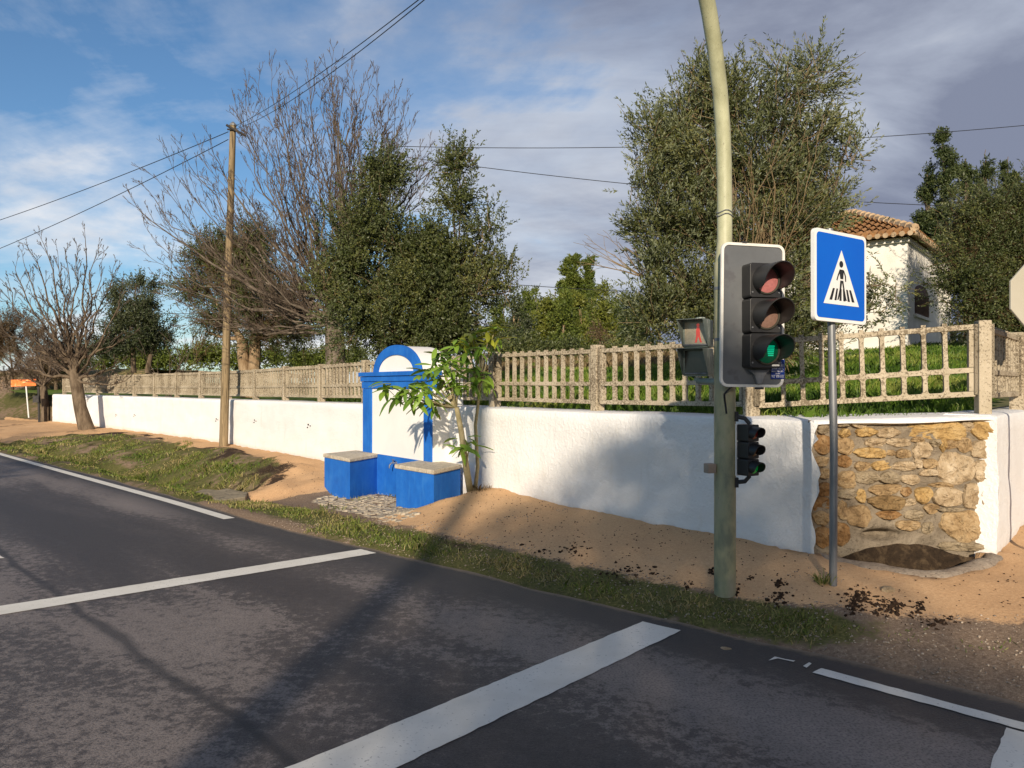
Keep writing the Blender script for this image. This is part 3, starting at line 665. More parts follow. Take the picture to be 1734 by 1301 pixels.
# ------------------------------------------------------------------ boundary wall
ZT = 1.324
def wall_top(a): return np.interp(a, [2.0, 9, 19, 30, 40], [1.324, 1.324, 1.275, 1.28, 1.30])
WT = 0.42
wall = thing('boundary_wall', 'long whitewashed roadside boundary wall with a patch of exposed stone', 'wall', (0.0, 10.0, 0.2))
def wall_strip(pl, name, inset=0.0, close_ends=True, zoff=0.0, thick=WT, rough=0.012, ragged=False):
    rs = pl if len(pl) < 3 and False else pl
    s = resample(rs, 0.12) if len(rs) > 2 else np.array([rs[0] + (rs[1] - rs[0]) * t for t in np.linspace(0, 1, max(3, int(np.hypot(*(rs[1] - rs[0])) / .1)))])
    s = np.vstack([s, rs[-1]]) if np.hypot(*(s[-1] - rs[-1])) > .02 else s
    nrm = []
    for i in range(len(s)):
        t = s[min(i + 1, len(s) - 1)] - s[max(i - 1, 0)]; t = t / np.hypot(*t); nrm.append((-t[1], t[0]))
    nrm = np.array(nrm)   # left of travel = front when travelling from near right to far left
    prof = [(0, -0.45)] + [(0, z_) for z_ in np.linspace(.15, 1.22, 24)]
    rowsV = []
    tp = wall_top(along(s[:, 0], s[:, 1])) + zoff
    tp = tp + fbm(s[:, 0] * 1.0, s[:, 1], 1.2, 3, 40) * 0.006
    for (dx, z) in prof:
        nz = fbm(s[:, 0] * 2 + z * 3, s[:, 1] * 2 + z * 5, 0.8, 3, 41) * rough
        rowsV.append(np.c_[s + nrm * (-(inset) + nz)[:, None], np.full(len(s), z)])
    rowsV.append(np.c_[s + nrm * (-0.006 - inset), tp - 0.03]); rowsV.append(np.c_[s + nrm * (-0.02 - inset), tp - 0.008]); rowsV.append(np.c_[s + nrm * (-0.06 - inset), tp + 0.004])
    rowsV.append(np.c_[s + nrm * (-thick + 0.04), tp + 0.012]); rowsV.append(np.c_[s + nrm * -thick, tp - 0.02]); rowsV.append(np.c_[s + nrm * -thick, tp - 1.2])
    if ragged is True:
        for rv in rowsV[:28]:
            zz_ = float(rv[0, 2]); dj = np.interp((715 + (1.30 - zz_) / 1.25 * 228), [700, 712, 720, 728, 738, 745, 755, 766, 782, 792, 798, 815, 826, 838, 849, 861, 875, 888, 898, 912, 925, 945], [6, 6, 2, -1, 3, -3, -4, -1, 5, 6, 3, 4, 1, -3, -5, -4, 0, 1, -2, -1, 0, 0]) * .0085
            rv[0, :2] += (s[0] - s[1]) / np.hypot(*(s[0] - s[1])) * (dj + .004)
    if ragged == 'end':
        for rv in rowsV[:28]:
            zz_ = float(rv[-1, 2]); dj = np.interp(1.36 - zz_, [0, .1, .2, .3, .42, .5, .6, .7, .8, .9, 1.0, 1.1, 1.2], [-.002, .004, 0, .01, .016, .028, .034, .030, .044, .040, .050, .046, .052])
            rv[-1, :2] += (s[-1] - s[-2]) / np.hypot(*(s[-1] - s[-2])) * (dj + .008)
    if ragged is True:
        cumt = np.concatenate([[0], np.cumsum(np.hypot(*(s[1:] - s[:-1]).T))]); dirs = np.gradient(s, axis=0); dirs /= np.hypot(*dirs.T)[:, None]
        for rv in rowsV[24:]:
            dep = np.abs(((rv[:, :2] - s) * nrm).sum(1)); rv[:, :2] += dirs * np.maximum(0, dep / .42 * .79 - cumt)[:, None]
    k = len(s); V = np.concatenate(rowsV); i2 = np.arange(k - 1); m = len(rowsV)
    Fc = [tuple(q) for r_ in range(m - 1) for q in np.stack([r_ * k + i2, (r_ + 1) * k + i2, (r_ + 1) * k + i2 + 1, r_ * k + i2 + 1], 1)]
    if close_ends: Fc += [tuple(r_ * k for r_ in range(m)), tuple(r_ * k + k - 1 for r_ in range(m))[::-1]]
    o = np_mesh(name, V, Fc, MAT['wall'], wall, smooth=False)
    bm = bmesh.new(); bm.from_mesh(o.data); bmesh.ops.recalc_face_normals(bm, faces=bm.faces)
    for f in bm.faces: f.smooth = len(f.verts) == 4
    for e in bm.edges:
        if len(e.link_faces) == 2 and e.calc_face_angle(0) > .7: e.smooth = False
    bm.to_mesh(o.data); bm.free()
    return o
wall_strip(WALL, 'rendered_wall', ragged=True)
# return wall on the right (travel from corner outward, so front is on the right: reverse it)
RW = np.array([(9.0, 12.0), (5.2, 7.72), tuple(E0)])
wall_strip(RW, 'return_wall', zoff=0.035, ragged='end')
# stone face between C0 and E0
fd = (E0 - C0) / np.hypot(*(E0 - C0)); fn = np.array((fd[1], -fd[0]))   # towards the road
def FP(px, py, out=0.0):
    """point on the stone face plane seen at a photo position, set out from it by 'out'"""
    r = (px - CX) / F; c = C0 - fn * 0.055
    # solve (r*Y, Y) on line c + s*fd
    Yv = (c[0] * fd[1] - c[1] * fd[0]) / (r * fd[1] - fd[0]); X = r * Yv; z = CH - (py - HY) * Yv / F
    return np.array((X + fn[0] * out, Yv + fn[1] * out, z))
mb = MB()
nx_, nz_ = 110, 90
mv = []; 
for j in range(nz_ + 1):
    for i in range(nx_ + 1):
        s_ = -0.03 + i / nx_ * (1.5248 + 0.06); z = -0.35 + j / nz_ * (1.325 + .35 + .02 * s_)
        p = C0 + fd * s_ - fn * 0.055
        h = float(fbm(np.array([s_ * 1.0]), np.array([z]), 5, 5, 50)[0]) * 0.013 - 0.012 - 0.03 * math.sin(math.pi * min(max(s_ / 1.52, 0), 1))
        # hollow niche behind the basin
        q = math.exp(-(((s_ - .60) / .15) ** 2 + ((z - .37) / .045) ** 2) ** 2) if z < .6 else 0
        h -= 0.16 * q
        p = p + fn * h
        mv.append((p[0], p[1], z))
mf = [(j * (nx_ + 1) + i, j * (nx_ + 1) + i + 1, (j + 1) * (nx_ + 1) + i + 1, (j + 1) * (nx_ + 1) + i) for j in range(nz_) for i in range(nx_)]
np_mesh('mortar_bed', mv, mf, MAT['mortar'], wall, smooth=True)
# solid core behind the stone face, with its white coping
mb = MB()
def corner_top(s_): return 1.324 + s_ / 1.525 * 0.035
inner = [C0 + fd * 0.0 - fn * 0.085, E0 - fd * 0.0 - fn * 0.085]
wd = np.array((-.6, .8)); wn = np.array((.8, .6)); 
IC = np.array((2.30, 7.04)); IE = np.array((4.12, 6.86))
cop = [C0 + fd * 0.0 + np.array((0, .0)), E0, E0 + np.array((.12, .46)), IC]
s_list = np.linspace(0, 1, 22)
cv_ = []; cf_ = []
for t in s_list:
    fr = C0 + (E0 - C0) * t; bk = IC + (IE - IC) * t; zt = 1.324 + .035 * t + .004
    # stone top rises to the coping a few mm under its face
    drop = 0.012 + (0.05 * max(0, 1 - t / .28) ** 1.3) * 0.0
    sh = float(fbm(np.array([t * 6.]), np.array([3.]), 1, 3, 77)[0]) * .004
    fr = fr - fn * .012
    cv_ += [(fr[0], fr[1], zt - .045 + .012 * math.sin(t * 9) * .4 + .005 + sh), (fr[0], fr[1], zt - .012), (fr[0] + .004, fr[1] + .03, zt), (bk[0], bk[1], zt + .008), (bk[0], bk[1], 0.1), (fr[0] * .5 + bk[0] * .5, fr[1] * .5 + bk[1] * .5, .1), (fr[0] * .5 + bk[0] * .5, fr[1] * .5 + bk[1] * .5, zt - .07), (fr[0] + .003, fr[1] + .12, zt - .06)]
for i in range(len(s_list) - 1):
    for k in range(8): cf_.append((i * 8 + k, i * 8 + (k + 1) % 8, (i + 1) * 8 + (k + 1) % 8, (i + 1) * 8 + k))
cf_ += [tuple(range(8)), tuple(range((len(s_list) - 1) * 8, len(s_list) * 8))[::-1]]
mb.add(cv_, cf_); mb.build('coping', MAT['wall'], wall)
# ragged plaster lips at both sides of the stone patch
def lip(xs_crop, thick, name, side):
    m = MB(); fr = []; 
    pts = [FP(1360 + x / 4.335, 690 + y / 4.335, 0.062) for x, y in xs_crop]
    base = C0 if side < 0 else E0
    fr = [np.array((base[0] - fd[0] * .004 * side * -1, base[1], p[2])) + np.r_[fn * .004, 0] for p in pts]
    n_ = len(pts); bk = [p - np.r_[fn * .075, 0] for p in pts]
    m.add(fr + pts + bk, [(i, i + 1, n_ + i + 1, n_ + i) for i in range(n_ - 1)] + [(n_ + i, n_ + i + 1, 2 * n_ + i + 1, 2 * n_ + i) for i in range(n_ - 1)])
    return m.build(name, MAT['wall'], wall)
lx_ = [(100, 95), (97, 130), (106, 165), (100, 200), (84, 240), (88, 280), (74, 330), (70, 400), (88, 440), (108, 470), (112, 540), (98, 590), (102, 640), (90, 690), (76, 740), (66, 800), (70, 860), (88, 900), (92, 960), (78, 1020), (82, 1100), (80, 1170)]
rx_ = [(1438, 50), (1440, 90), (1436, 140), (1424, 200), (1412, 260), (1402, 330), (1396, 400), (1390, 470), (1384, 540), (1384, 620), (1390, 700), (1386, 780), (1384, 860), (1384, 930), (1380, 1000), (1382, 1080), (1380, 1170)]

STONES = """85,205,205,335,o;72,365,190,430,t;105,450,200,520,t;100,558,200,650,o;78,662,200,752,o;72,765,200,862,t;84,880,200,1030,o;250,228,378,342,t;248,358,358,440,o;248,475,388,590,t;248,690,338,820,t;240,858,338,1015,o;275,160,352,222,y;330,733,497,872,t;400,608,472,700,y;265,600,390,668,g;365,92,482,150,b;490,78,560,126,b;570,70,704,130,b;728,62,796,106,t;395,152,545,215,y;555,155,712,222,b;478,232,622,298,b;628,230,792,288,b;400,302,618,368,y;622,318,690,352,t;692,312,802,375,t;390,405,502,468,t;510,398,662,462,y;672,404,840,466,b;398,474,562,560,g;572,476,722,562,g;730,500,862,566,b;505,572,718,646,t;733,592,803,652,o;500,655,752,752,d;560,768,722,822,o;758,675,835,725,b;842,592,962,702,y;838,385,888,446,b;893,383,988,448,t;878,456,1000,505,b;800,92,1192,242,Y;820,258,946,372,b;813,222,902,256,t;948,240,1010,292,g;1018,228,1056,322,y;1060,242,1142,302,t;1150,228,1236,332,t;1242,245,1392,368,b;1250,108,1432,236,Y;1165,106,1246,182,b;1008,66,1255,102,b;1268,64,1432,98,g;1006,342,1262,562,B;1266,378,1388,560,b;948,556,1108,592,t;982,596,1168,730,b;1188,568,1300,742,b;1304,572,1388,752,B;1030,765,1334,985,t;1330,850,1388,1005,o;908,712,1002,785,t;700,838,862,905,t;888,850,962,932,g;760,760,888,828,g;1002,996,1320,1052,g;250,70,350,140,g;105,130,200,192,g;1000,740,1180,764,g"""
def stone_mesh(x0, y0, x1, y1, kind, sd):
    rr = random.Random(sd); big = (x1 - x0) > 200
    n_ = 22 if not big else 36
    cx, cy = (x0 + x1) / 2, (y0 + y1) / 2; a_, b_ = (x1 - x0) / 2 * 1.08 + 4, (y1 - y0) / 2 * 1.08 + 4
    pw = rr.uniform(2.6, 4.5); ph = [rr.uniform(0, 6.28) for _ in range(4)]; tl = rr.uniform(-.05, .05)
    # skew corners
    ck = [(rr.uniform(-.30, .06), rr.uniform(-.30, .06)) for _ in range(4)]
    ring = []
    for i in range(n_):
        t = 2 * math.pi * i / n_; c, s = math.cos(t), math.sin(t)
        q = (abs(c) ** pw + abs(s) ** pw) ** (-1 / pw)
        k = 1 + .06 * math.sin(3 * t + ph[0]) + .045 * math.sin(5 * t + ph[1]) + .03 * math.sin(9 * t + ph[2]) + rr.uniform(-.025, .025)
        ux, uy = c * q * k, s * q * k
        ci = (0 if ux > 0 else 1) + (0 if uy > 0 else 2); wgt = min(1, abs(ux * uy) * 1.3)
        ux *= 1 + ck[ci][0] * wgt; uy *= 1 + ck[ci][1] * wgt
        ring.append((ux, uy + tl * ux * 2))
    hgt = rr.uniform(.016, .034) * (1.15 if big else 1)
    V = []; levels = [(1.0, -0.03), (1.0, .35 * hgt), (.93, .85 * hgt), (.78, 1.0 * hgt), (.5, 1.1 * hgt), (.22, 1.15 * hgt)]
    tx, ty = rr.uniform(-.012, .012), rr.uniform(-.012, .012)
    for sc_, h in levels:
        for (ux, uy) in ring:
            px_, py_ = 1360 + (cx + ux * a_ * sc_) / 4.335, 690 + (cy + uy * b_ * sc_) / 4.335
            hh = h + (tx * ux + ty * uy) * (sc_ < 1.01 and h > 0) * 1.0
            if h > 0.5 * hgt: hh += .016 * float(fbm(np.array([ux * sc_ * a_ / 60 + sd]), np.array([uy * sc_ * b_ / 60]), 1.3, 3, 60)[0]) + (.007 * rr.uniform(-1, 1))
            px_ = min(px_, 1685.5 - max(0, (py_ - 700) / 235) * 9); sx = (px_ - 1380) / 310; V.append(FP(px_, py_, hh - .012 - 0.028 * math.sin(math.pi * min(max(sx, 0), 1))))
    V = [np.array((v[0], v[1], min(v[2], 1.324 + .023 * (v[0] - C0[0]) - .036))) for v in V]
    V.append(np.mean(V[-n_:], axis=0))
    Fc = []
    for l in range(len(levels) - 1):
        for i in range(n_): j = (i + 1) % n_; Fc.append((l * n_ + i, l * n_ + j, (l + 1) * n_ + j, (l + 1) * n_ + i))
    top = (len(levels) - 1) * n_
    Fc += [(top + i, top + (i + 1) % n_, len(V) - 1) for i in range(n_)]
    return V, Fc
mk = {'o': 'st_o', 't': 'st_t', 'y': 'st_y', 'Y': 'st_y', 'b': 'st_b', 'B': 'st_b', 'g': 'st_g', 'd': 'st_d'}
for i, srow in enumerate(STONES.split(';')):
    q = srow.split(','); V, Fc = stone_mesh(*map(float, q[:4]), q[4], i + 11)
    o = np_mesh('stone', V, Fc, MAT[mk[q[4]]], wall, smooth=True)
    bm = bmesh.new(); bm.from_mesh(o.data); bmesh.ops.recalc_face_normals(bm, faces=bm.faces)
    for e in bm.edges:
        if len(e.link_faces) == 2 and e.calc_face_angle(0) > .45: e.smooth = False
    bm.to_mesh(o.data); bm.free()
# little hooks / weep holes in the left wall
def wallpt(px, off=0.0):
    r = (px - CX) / F
    for a, b in zip(WALL[:-1], WALL[1:]):
        d = b - a; den = d[0] - r * d[1]
        t = (r * a[1] - a[0]) / den
        if -0.001 <= t <= 1.001:
            p = a + d * t; nn = np.array((-d[1], d[0])) / np.hypot(*d); return p + nn * off, d / np.hypot(*d), nn
    return None
for (px, py) in [(197, 703), (228, 703.5), (367, 711), (432, 713), (523, 721)]:
    p, d, nn = wallpt(px); z = CH - (py - HY) * p[1] / F; m = MB()
    c = np.array((p[0], p[1], z))
    for (u_, v_, rr_) in ((0, .02, .016), (.02, -.035, .012), (-.05, 0.0, .01)):
        q = c + np.r_[d * u_ * 2, v_]; m.tube([q - np.r_[nn * .02, 0], q + np.r_[nn * .022, 0]], rr_, 7)
    m.build('pipe_stub', MAT['darkmetal'], wall)

# stone basin at the foot of the stone patch
bas = thing('stone_basin', 'low worn stone basin sunk in the sand under the exposed stone', 'basin', (3.1, 5.9, .2))
rim = np.array([(2.52, 6.22), (2.56, 6.10), (2.68, 5.98), (2.90, 5.80), (3.02, 5.70), (3.12, 5.665), (3.24, 5.70), (3.45, 5.84), (3.68, 5.99), (3.86, 6.10), (3.90, 6.22)])
rs_ = resample(rim, .05); m = MB(); prevring = None; vs = []; fs = []
for i in range(len(rs_)):
    t = rs_[min(i + 1, len(rs_) - 1)] - rs_[max(i - 1, 0)]; t = t / np.hypot(*t); nn = np.array((t[1], -t[0]))
    jn = float(fbm(rs_[i:i + 1, 0], rs_[i:i + 1, 1], 6, 3, 70)[0]) * .014
    zb = .175 + .03 * abs(rs_[i][0] - 3.1)
    for (o_, z_) in ((.085, -.12), (.088 + jn, .0), (.065 + jn, .035), (.0, .048 + jn), (-.045, .038 + jn), (-.062 + jn * .5, .0), (-.058, -.28)):
        q = rs_[i] + nn * o_; vs.append((q[0], q[1], zb + z_))
for i in range(len(rs_) - 1):
    for k in range(6): fs.append((i * 7 + k, i * 7 + k + 1, (i + 1) * 7 + k + 1, (i + 1) * 7 + k))
np_mesh('rim', vs, fs, MAT['basin'], bas, smooth=True)
# rough bowl between the wall and the rim
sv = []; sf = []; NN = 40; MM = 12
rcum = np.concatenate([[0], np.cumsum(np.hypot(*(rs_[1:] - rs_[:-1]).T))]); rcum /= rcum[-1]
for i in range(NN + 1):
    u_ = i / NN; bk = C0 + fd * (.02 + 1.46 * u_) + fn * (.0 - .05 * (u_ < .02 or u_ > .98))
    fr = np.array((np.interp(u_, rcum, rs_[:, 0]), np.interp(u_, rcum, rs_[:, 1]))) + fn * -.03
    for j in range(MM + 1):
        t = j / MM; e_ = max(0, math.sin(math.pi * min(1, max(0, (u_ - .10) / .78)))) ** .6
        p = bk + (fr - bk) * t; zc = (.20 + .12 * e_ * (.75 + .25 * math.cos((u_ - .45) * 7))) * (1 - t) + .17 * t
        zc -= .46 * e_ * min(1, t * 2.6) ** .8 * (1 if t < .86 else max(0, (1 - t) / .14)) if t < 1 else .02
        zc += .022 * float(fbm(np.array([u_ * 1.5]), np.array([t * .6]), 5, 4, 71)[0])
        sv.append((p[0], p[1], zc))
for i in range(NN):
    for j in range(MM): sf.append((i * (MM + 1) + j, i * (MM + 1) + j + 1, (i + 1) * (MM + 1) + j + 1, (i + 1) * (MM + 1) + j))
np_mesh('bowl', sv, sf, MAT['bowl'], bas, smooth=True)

# ------------------------------------------------------------------ fountain
C1 = np.array((-1.09, 10.49)); FD = np.array((-.6, .8)); FB = np.array((.8, .6))   # along wall to the left / into the wall
fou = thing('roadside_fountain', 'blue and white painted fountain with arched top set in the white wall', 'fountain', (C1[0] - .6, C1[1] + .8, -.07))
def fp(s, b, z): q = C1 + FD * s + FB * b; return np.array((q[0], q[1], z))
def fbox(m, s0, s1, b0, b1, z0, z1):
    m.box((fp(s0, b0, z0) + fp(s1, b1, z1)) / 2, np.r_[FD * (s1 - s0) / 2, 0], np.r_[FB * (b1 - b0) / 2, 0], (0, 0, (z1 - z0) / 2))
W = 2.14; D = .50
m = MB(); fbox(m, 0.0, W, 0, D, -.3, 1.80); m.build('body', MAT['panelwhite'], fou, bevel=.006)
m = MB(); arc = [fp(1.06 + .70 * math.cos(t), 0, 1.80 + .405 * math.sin(t)) for t in np.linspace(0, math.pi, 29)]
m.prism(arc, np.r_[FB * D, 0]); m.build('arch_block', MAT['panelwhite'], fou, autosmooth=.5)
m = MB()
for i in range(28):
    t0, t1 = math.pi * i / 28, math.pi * (i + 1) / 28
    q = [fp(1.06 + .715 * math.cos(t0), -.02, 1.80 + .42 * math.sin(t0)), fp(1.06 + .715 * math.cos(t1), -.02, 1.80 + .42 * math.sin(t1)),
         fp(1.06 + .555 * math.cos(t1), -.02, 1.80 + .275 * math.sin(t1)), fp(1.06 + .555 * math.cos(t0), -.02, 1.80 + .275 * math.sin(t0))]
    m.prism(q, np.r_[FB * .06, 0])
m.build('arch_band', MAT['blue'], fou)
m = MB(); fbox(m, -.05, W + .05, -.075, .12, 1.76, 1.825); m.build('cornice', MAT['blue'], fou, bevel=.008)
m = MB(); fbox(m, -.03, W + .03, -.05, .10, 1.68, 1.757); m.build('cornice', MAT['blue'], fou, bevel=.008)
m = MB(); fbox(m, -.015, W + .015, -.03, .08, 1.57, 1.677); m.build('cornice', MAT['blue'], fou, bevel=.006)
m = MB(); fbox(m, 0.005, .22, -.022, .05, .56, 1.567); m.build('pilaster', MAT['blue'], fou, bevel=.005)
m = MB(); fbox(m, W - .31, W - .005, -.022, .05, .56, 1.567); m.build('pilaster', MAT['blue'], fou, bevel=.005)
m = MB(); fbox(m, 0.003, W - .003, -.025, .05, -.3, .557); m.build('dado', MAT['blue'], fou, bevel=.005)
m = MB(); fbox(m, .224, W - .314, -.006, .02, .56, 1.566); m.build('panel', MAT['panelwhite'], fou)
def bench(plan, name, zt, th, ext):
    plan = [np.array(p) for p in plan]; plan[3] = plan[3] + (plan[3] - plan[0]) * ext; plan[2] = plan[2] + (plan[2] - plan[1]) * ext; c = sum(plan) / 4
    m = MB(); m.prism([(p[0], p[1], -.3) for p in [c + (p - c) * .955 for p in plan]], (0, 0, zt - th + .3)); b = m.build('bench_block', MAT['blue'], fou, bevel=.008)
    m = MB(); m.prism([(p[0], p[1], zt - th + .002) for p in plan], (0, 0, th)); s = m.build('bench_slab', MAT['slab'], fou, bevel=.010)
def slabpt(px, py, z=.56): Y = (CH - z) * F / (py - HY); return ((px - CX) / F * Y, Y)
bench([slabpt(668, 786.5), slabpt(734.5, 797), slabpt(772, 789), slabpt(712, 779.5)], 'bench', .56, .055, .30)
bench([slabpt(547, 768.5), slabpt(592, 777), slabpt(631, 770.5), slabpt(586, 764.5)], 'bench', .56, .055, .45)
m = MB(); tp = fp(1.0, -.02, .47)
m.tube([tp, tp + np.r_[-FB * .10, 0]], .014, 10); m.tube([tp + np.r_[-FB * .09, 0.0], tp + np.r_[-FB * .12, -.03], tp + np.r_[-FB * .12, -.07]], [.014, .013, .012], 10)
m.tube([tp + np.r_[-FB * .06, 0.0], tp + np.r_[-FB * .06, .045]], .012, 8); m.box(tp + np.r_[-FB * .06, .05], np.r_[FD * .035, 0], np.r_[FB * .007, 0], (0, 0, .007))
m.tube([tp, tp + np.r_[-FB * .015, 0]], .03, 12); m.build('tap', MAT['chrome'], fou, autosmooth=.6)

# cobbles in front of the fountain
pav = thing('cobbled_paving', 'patch of worn pale cobblestones before the blue fountain', 'paving', (-1.8, 10.0, -.06))
proto = []
for k in range(5):
    m = MB(); n_ = 5 + k % 2; rr = random.Random(k)
    rad = [1 + rr.uniform(-.16, .16) for _ in range(n_)]
    r0 = [(math.cos(2 * math.pi * i / n_ + .3) * rad[i] * .053, math.sin(2 * math.pi * i / n_ + .3) * rad[i] * .043) for i in range(n_)]
    lv = [(1, -.05), (1, .003), (.86, .011), (.45, .013)]
    m.add([(x * s, y * s, h) for s, h in lv for x, y in r0], [(l * n_ + i, l * n_ + (i + 1) % n_, (l + 1) * n_ + (i + 1) % n_, (l + 1) * n_ + i) for l in range(3) for i in range(n_)] + [tuple(range(3 * n_, 4 * n_))])
    me = bpy.data.meshes.new('cobble'); me.from_pydata(m.v, [], m.f); me.materials.append(MAT['cobble']); proto.append(me)
po = np.array((-1.8, 10.0, -.06)); cnt = 0
PAVE = np.array([(528, 852), (545, 838), (590, 846), (628, 838), (680, 846), (684, 858), (712, 866), (716, 872), (690, 884), (655, 884), (600, 870), (560, 862)], float)
for i in range(-6, 34):
    for j in range(0, 16):
        s = -.7 + i * .102 + (j % 2) * .05 + random.uniform(-.015, .015); b = .0 - j * .088 + random.uniform(-.014, .014)
        q = C1 + FD * s + FB * b; z = gz(q[0], q[1]); ppx = CX + F * q[0] / q[1]; ppy = HY + F * (CH - z) / q[1]
        if not inside(np.array([ppx]), np.array([ppy]), PAVE)[0] or random.random() < .07: continue
        if cnt >= 290: continue
        o = bpy.data.objects.new('cobblestone', random.choice(proto)); link(o, pav)
        o.location = (q[0] - po[0], q[1] - po[1], z - po[2] + random.uniform(-.010, .006)); o.rotation_euler = (random.uniform(-.15, .15), random.uniform(-.15, .15), R(37) + random.uniform(-.5, .5)); cnt += 1

# culvert slab
cul = thing('culvert', 'broken concrete slab bridging the roadside ditch', 'culvert', (-4.3, 11.4, -.1))
def gp(px, py, z): Y = (CH - z) * F / (py - HY); return np.array(((px - CX) / F * Y, Y, z))
m = MB(); sl = [gp(352, 836, -.05), gp(368, 850, -.05), gp(416, 843.5, -.05), gp(420, 836, -.04), (gp(384, 829, -.04))]
m.prism([p - np.array((0, 0, .065)) for p in sl], (0, 0, .085)); m.build('slab', MAT['culvert'], cul, bevel=.012)
m = MB(); s2 = [gp(320, 834, -.07), gp(352, 838, -.07), gp(384, 829, -.07), gp(345, 826, -.07)]
m.prism([p - np.array((0, 0, .06)) for p in s2], (0, 0, .04)); m.build('slab', MAT['culvert'], cul, bevel=.01)
m = MB(); s3 = [gp(394, 853, -.22), gp(405, 860, -.22), gp(417, 856, -.2), gp(412, 846, -.2)]
m.prism([p for p in s3], (.03, .12, .12)); m.build('support_stone', MAT['culvert'], cul, bevel=.015)
m = MB(); s4 = [gp(414, 842, -.08), gp(426, 837, -.08), gp(430, 832, -.06), gp(418, 834, -.06)]
m.prism([p - np.array((0, 0, .1)) for p in s4], (0, 0, .11)); m.build('support_stone', MAT['culvert'], cul, bevel=.015)

# ------------------------------------------------------------------ concrete fence
FOFF = -.27
def offs_line(pl, d):
    return offset_pl(pl, d)
def bar_outline(w0, w1, h0, h1, n=4, r=.03):
    """half-profile of a bar flaring into the rails: (x, z) pairs for right side going up"""
    out = []
    for i in range(n + 1):
        t = i / n * math.pi / 2; out.append((w0 + r * (1 - math.sin(t)), h0 + r * (1 - math.cos(t))))
    for i in range(n + 1):
        t = (1 - i / n) * math.pi / 2; out.append((w0 + r * (1 - math.sin(t)), h1 - r * (1 - math.cos(t))))
    return out
PH = .62; SP = .162
def make_bar_mesh():
    m = MB(); th = .020
    for (z0, z1, w) in ((.045, .205, .019), (.25, .575, .018)):
        pr = bar_outline(w, w, z0 - .002, z1 + .002, 3, .026); L = [(x, -th, z) for x, z in pr] + [(-x, -th, z) for x, z in pr[::-1]]
        n_ = len(L); k = len(pr)
        # build as quad strips between the left and right outline
        fr = [(x, -th, z) for x, z in pr] + [(-x, -th, z) for x, z in pr]; bk = [(x, th, z) for x, z in pr] + [(-x, th, z) for x, z in pr]
        fs = []
        for i in range(k - 1):
            fs += [(i, i + 1, k + i + 1, k + i), (2 * k + i, 3 * k + i, 3 * k + i + 1, 2 * k + i + 1), (i, 2 * k + i, 2 * k + i + 1, i + 1), (k + i, k + i + 1, 3 * k + i + 1, 3 * k + i)]
        m.add(fr + bk, fs)
    m.aabox(-.019, .019, -.02, .02, .612, .642)
    me = bpy.data.meshes.new('bar'); me.from_pydata(m.v, [], m.f)
    bm = bmesh.new(); bm.from_mesh(me); bmesh.ops.recalc_face_normals(bm, faces=bm.faces); bm.to_mesh(me); bm.free()
    me.materials.append(MAT['fence']); return me
BARME = make_bar_mesh()
NBAR = 0
def fence_run(root, posts, first_is_post=True, lean=None, panels=None):
    """posts: list of (x, y, zbase_of_panel, zground)"""
    global NBAR
    ro_ = ORIG[root.name]
    for i, p in enumerate(posts):
        x, y, zb, zg = p[:4]
        if p[4] if len(p) > 4 else True:
            q0 = posts[max(i - 1, 0)]; q1 = posts[min(i + 1, len(posts) - 1)]
            d = np.array((q1[0] - q0[0], q1[1] - q0[1])); d /= np.hypot(*d); nn = np.array((-d[1], d[0]))
            m = MB(); ht = zb + PH + .035 + random.uniform(-.015, .015)
            c = np.array((x, y, (zg + ht) / 2))
            m.box(c, np.r_[d * .05, 0], np.r_[nn * .065, 0], (0, 0, (ht - zg) / 2))
            for sg in (-1, 1): m.box((x + nn[0] * .052 * 0 + d[0] * .0, y, (zb + ht) / 2 - .01), np.r_[d * .078, 0], np.r_[nn * .045, 0], (0, 0, (ht - zb) / 2 - .02))
            m.build('post', MAT['fence'], root, bevel=.007)
    for i in range(len(posts) - 1):
        if panels is not None and not panels[i]: continue
        a = np.array(posts[i][:3]); b = np.array(posts[i + 1][:3]); v = b - a; L = np.hypot(v[0], v[1]); u = v / L
        ang = math.atan2(v[1], v[0]); sl = v[2] / L
        g0, g1 = .065, L - .065; Lp = g1 - g0
        Mx = Matrix(((u[0], -u[1], 0, a[0]), (u[1], u[0], 0, a[1]), (sl, 0, 1, a[2]), (0, 0, 0, 1)))
        def tr(pt): q = Mx @ Vector(pt); return (q.x, q.y, q.z)
        m = MB()
        def seg(x0, x1, z0, z1, th=.03):
            vs = [tr((x, y, z)) for x in (x0, x1) for y in (-th, th) for z in (z0, z1)]
            m.add(vs, [(0, 1, 3, 2), (4, 6, 7, 5), (0, 4, 5, 1), (2, 3, 7, 6), (0, 2, 6, 4), (1, 5, 7, 3)])
        seg(g0, g1, 0, .045); seg(g0, g1, .205, .25, .028); seg(g0, g1, .575, PH); seg(g0 + .001, g0 + .05, .047, .203); seg(g1 - .05, g1 - .001, .047, .203); seg(g0 + .001, g0 + .05, .252, .573); seg(g1 - .05, g1 - .001, .252, .573)
        pn = m.build('fence_panel', MAT['fence'], root, bevel=.004)
        nb = int(round((Lp - .1) / SP)) - 1
        for k in range(nb):
            x = g0 + .05 + (Lp - .1) * (k + 1) / (nb + 1)
            o = bpy.data.objects.new('bar', BARME); link(o, pn)
            mm = Mx @ Matrix.Translation((x, 0, 0)); mm.translation -= Vector(ro_)
            o.matrix_basis = mm; NBAR += 1
fen = thing('concrete_fence', 'precast concrete openwork fence running along the white wall top', 'fence', (2.15, 6.85, 1.32))
fl = resample(offs_line(WALL, FOFF), .05)
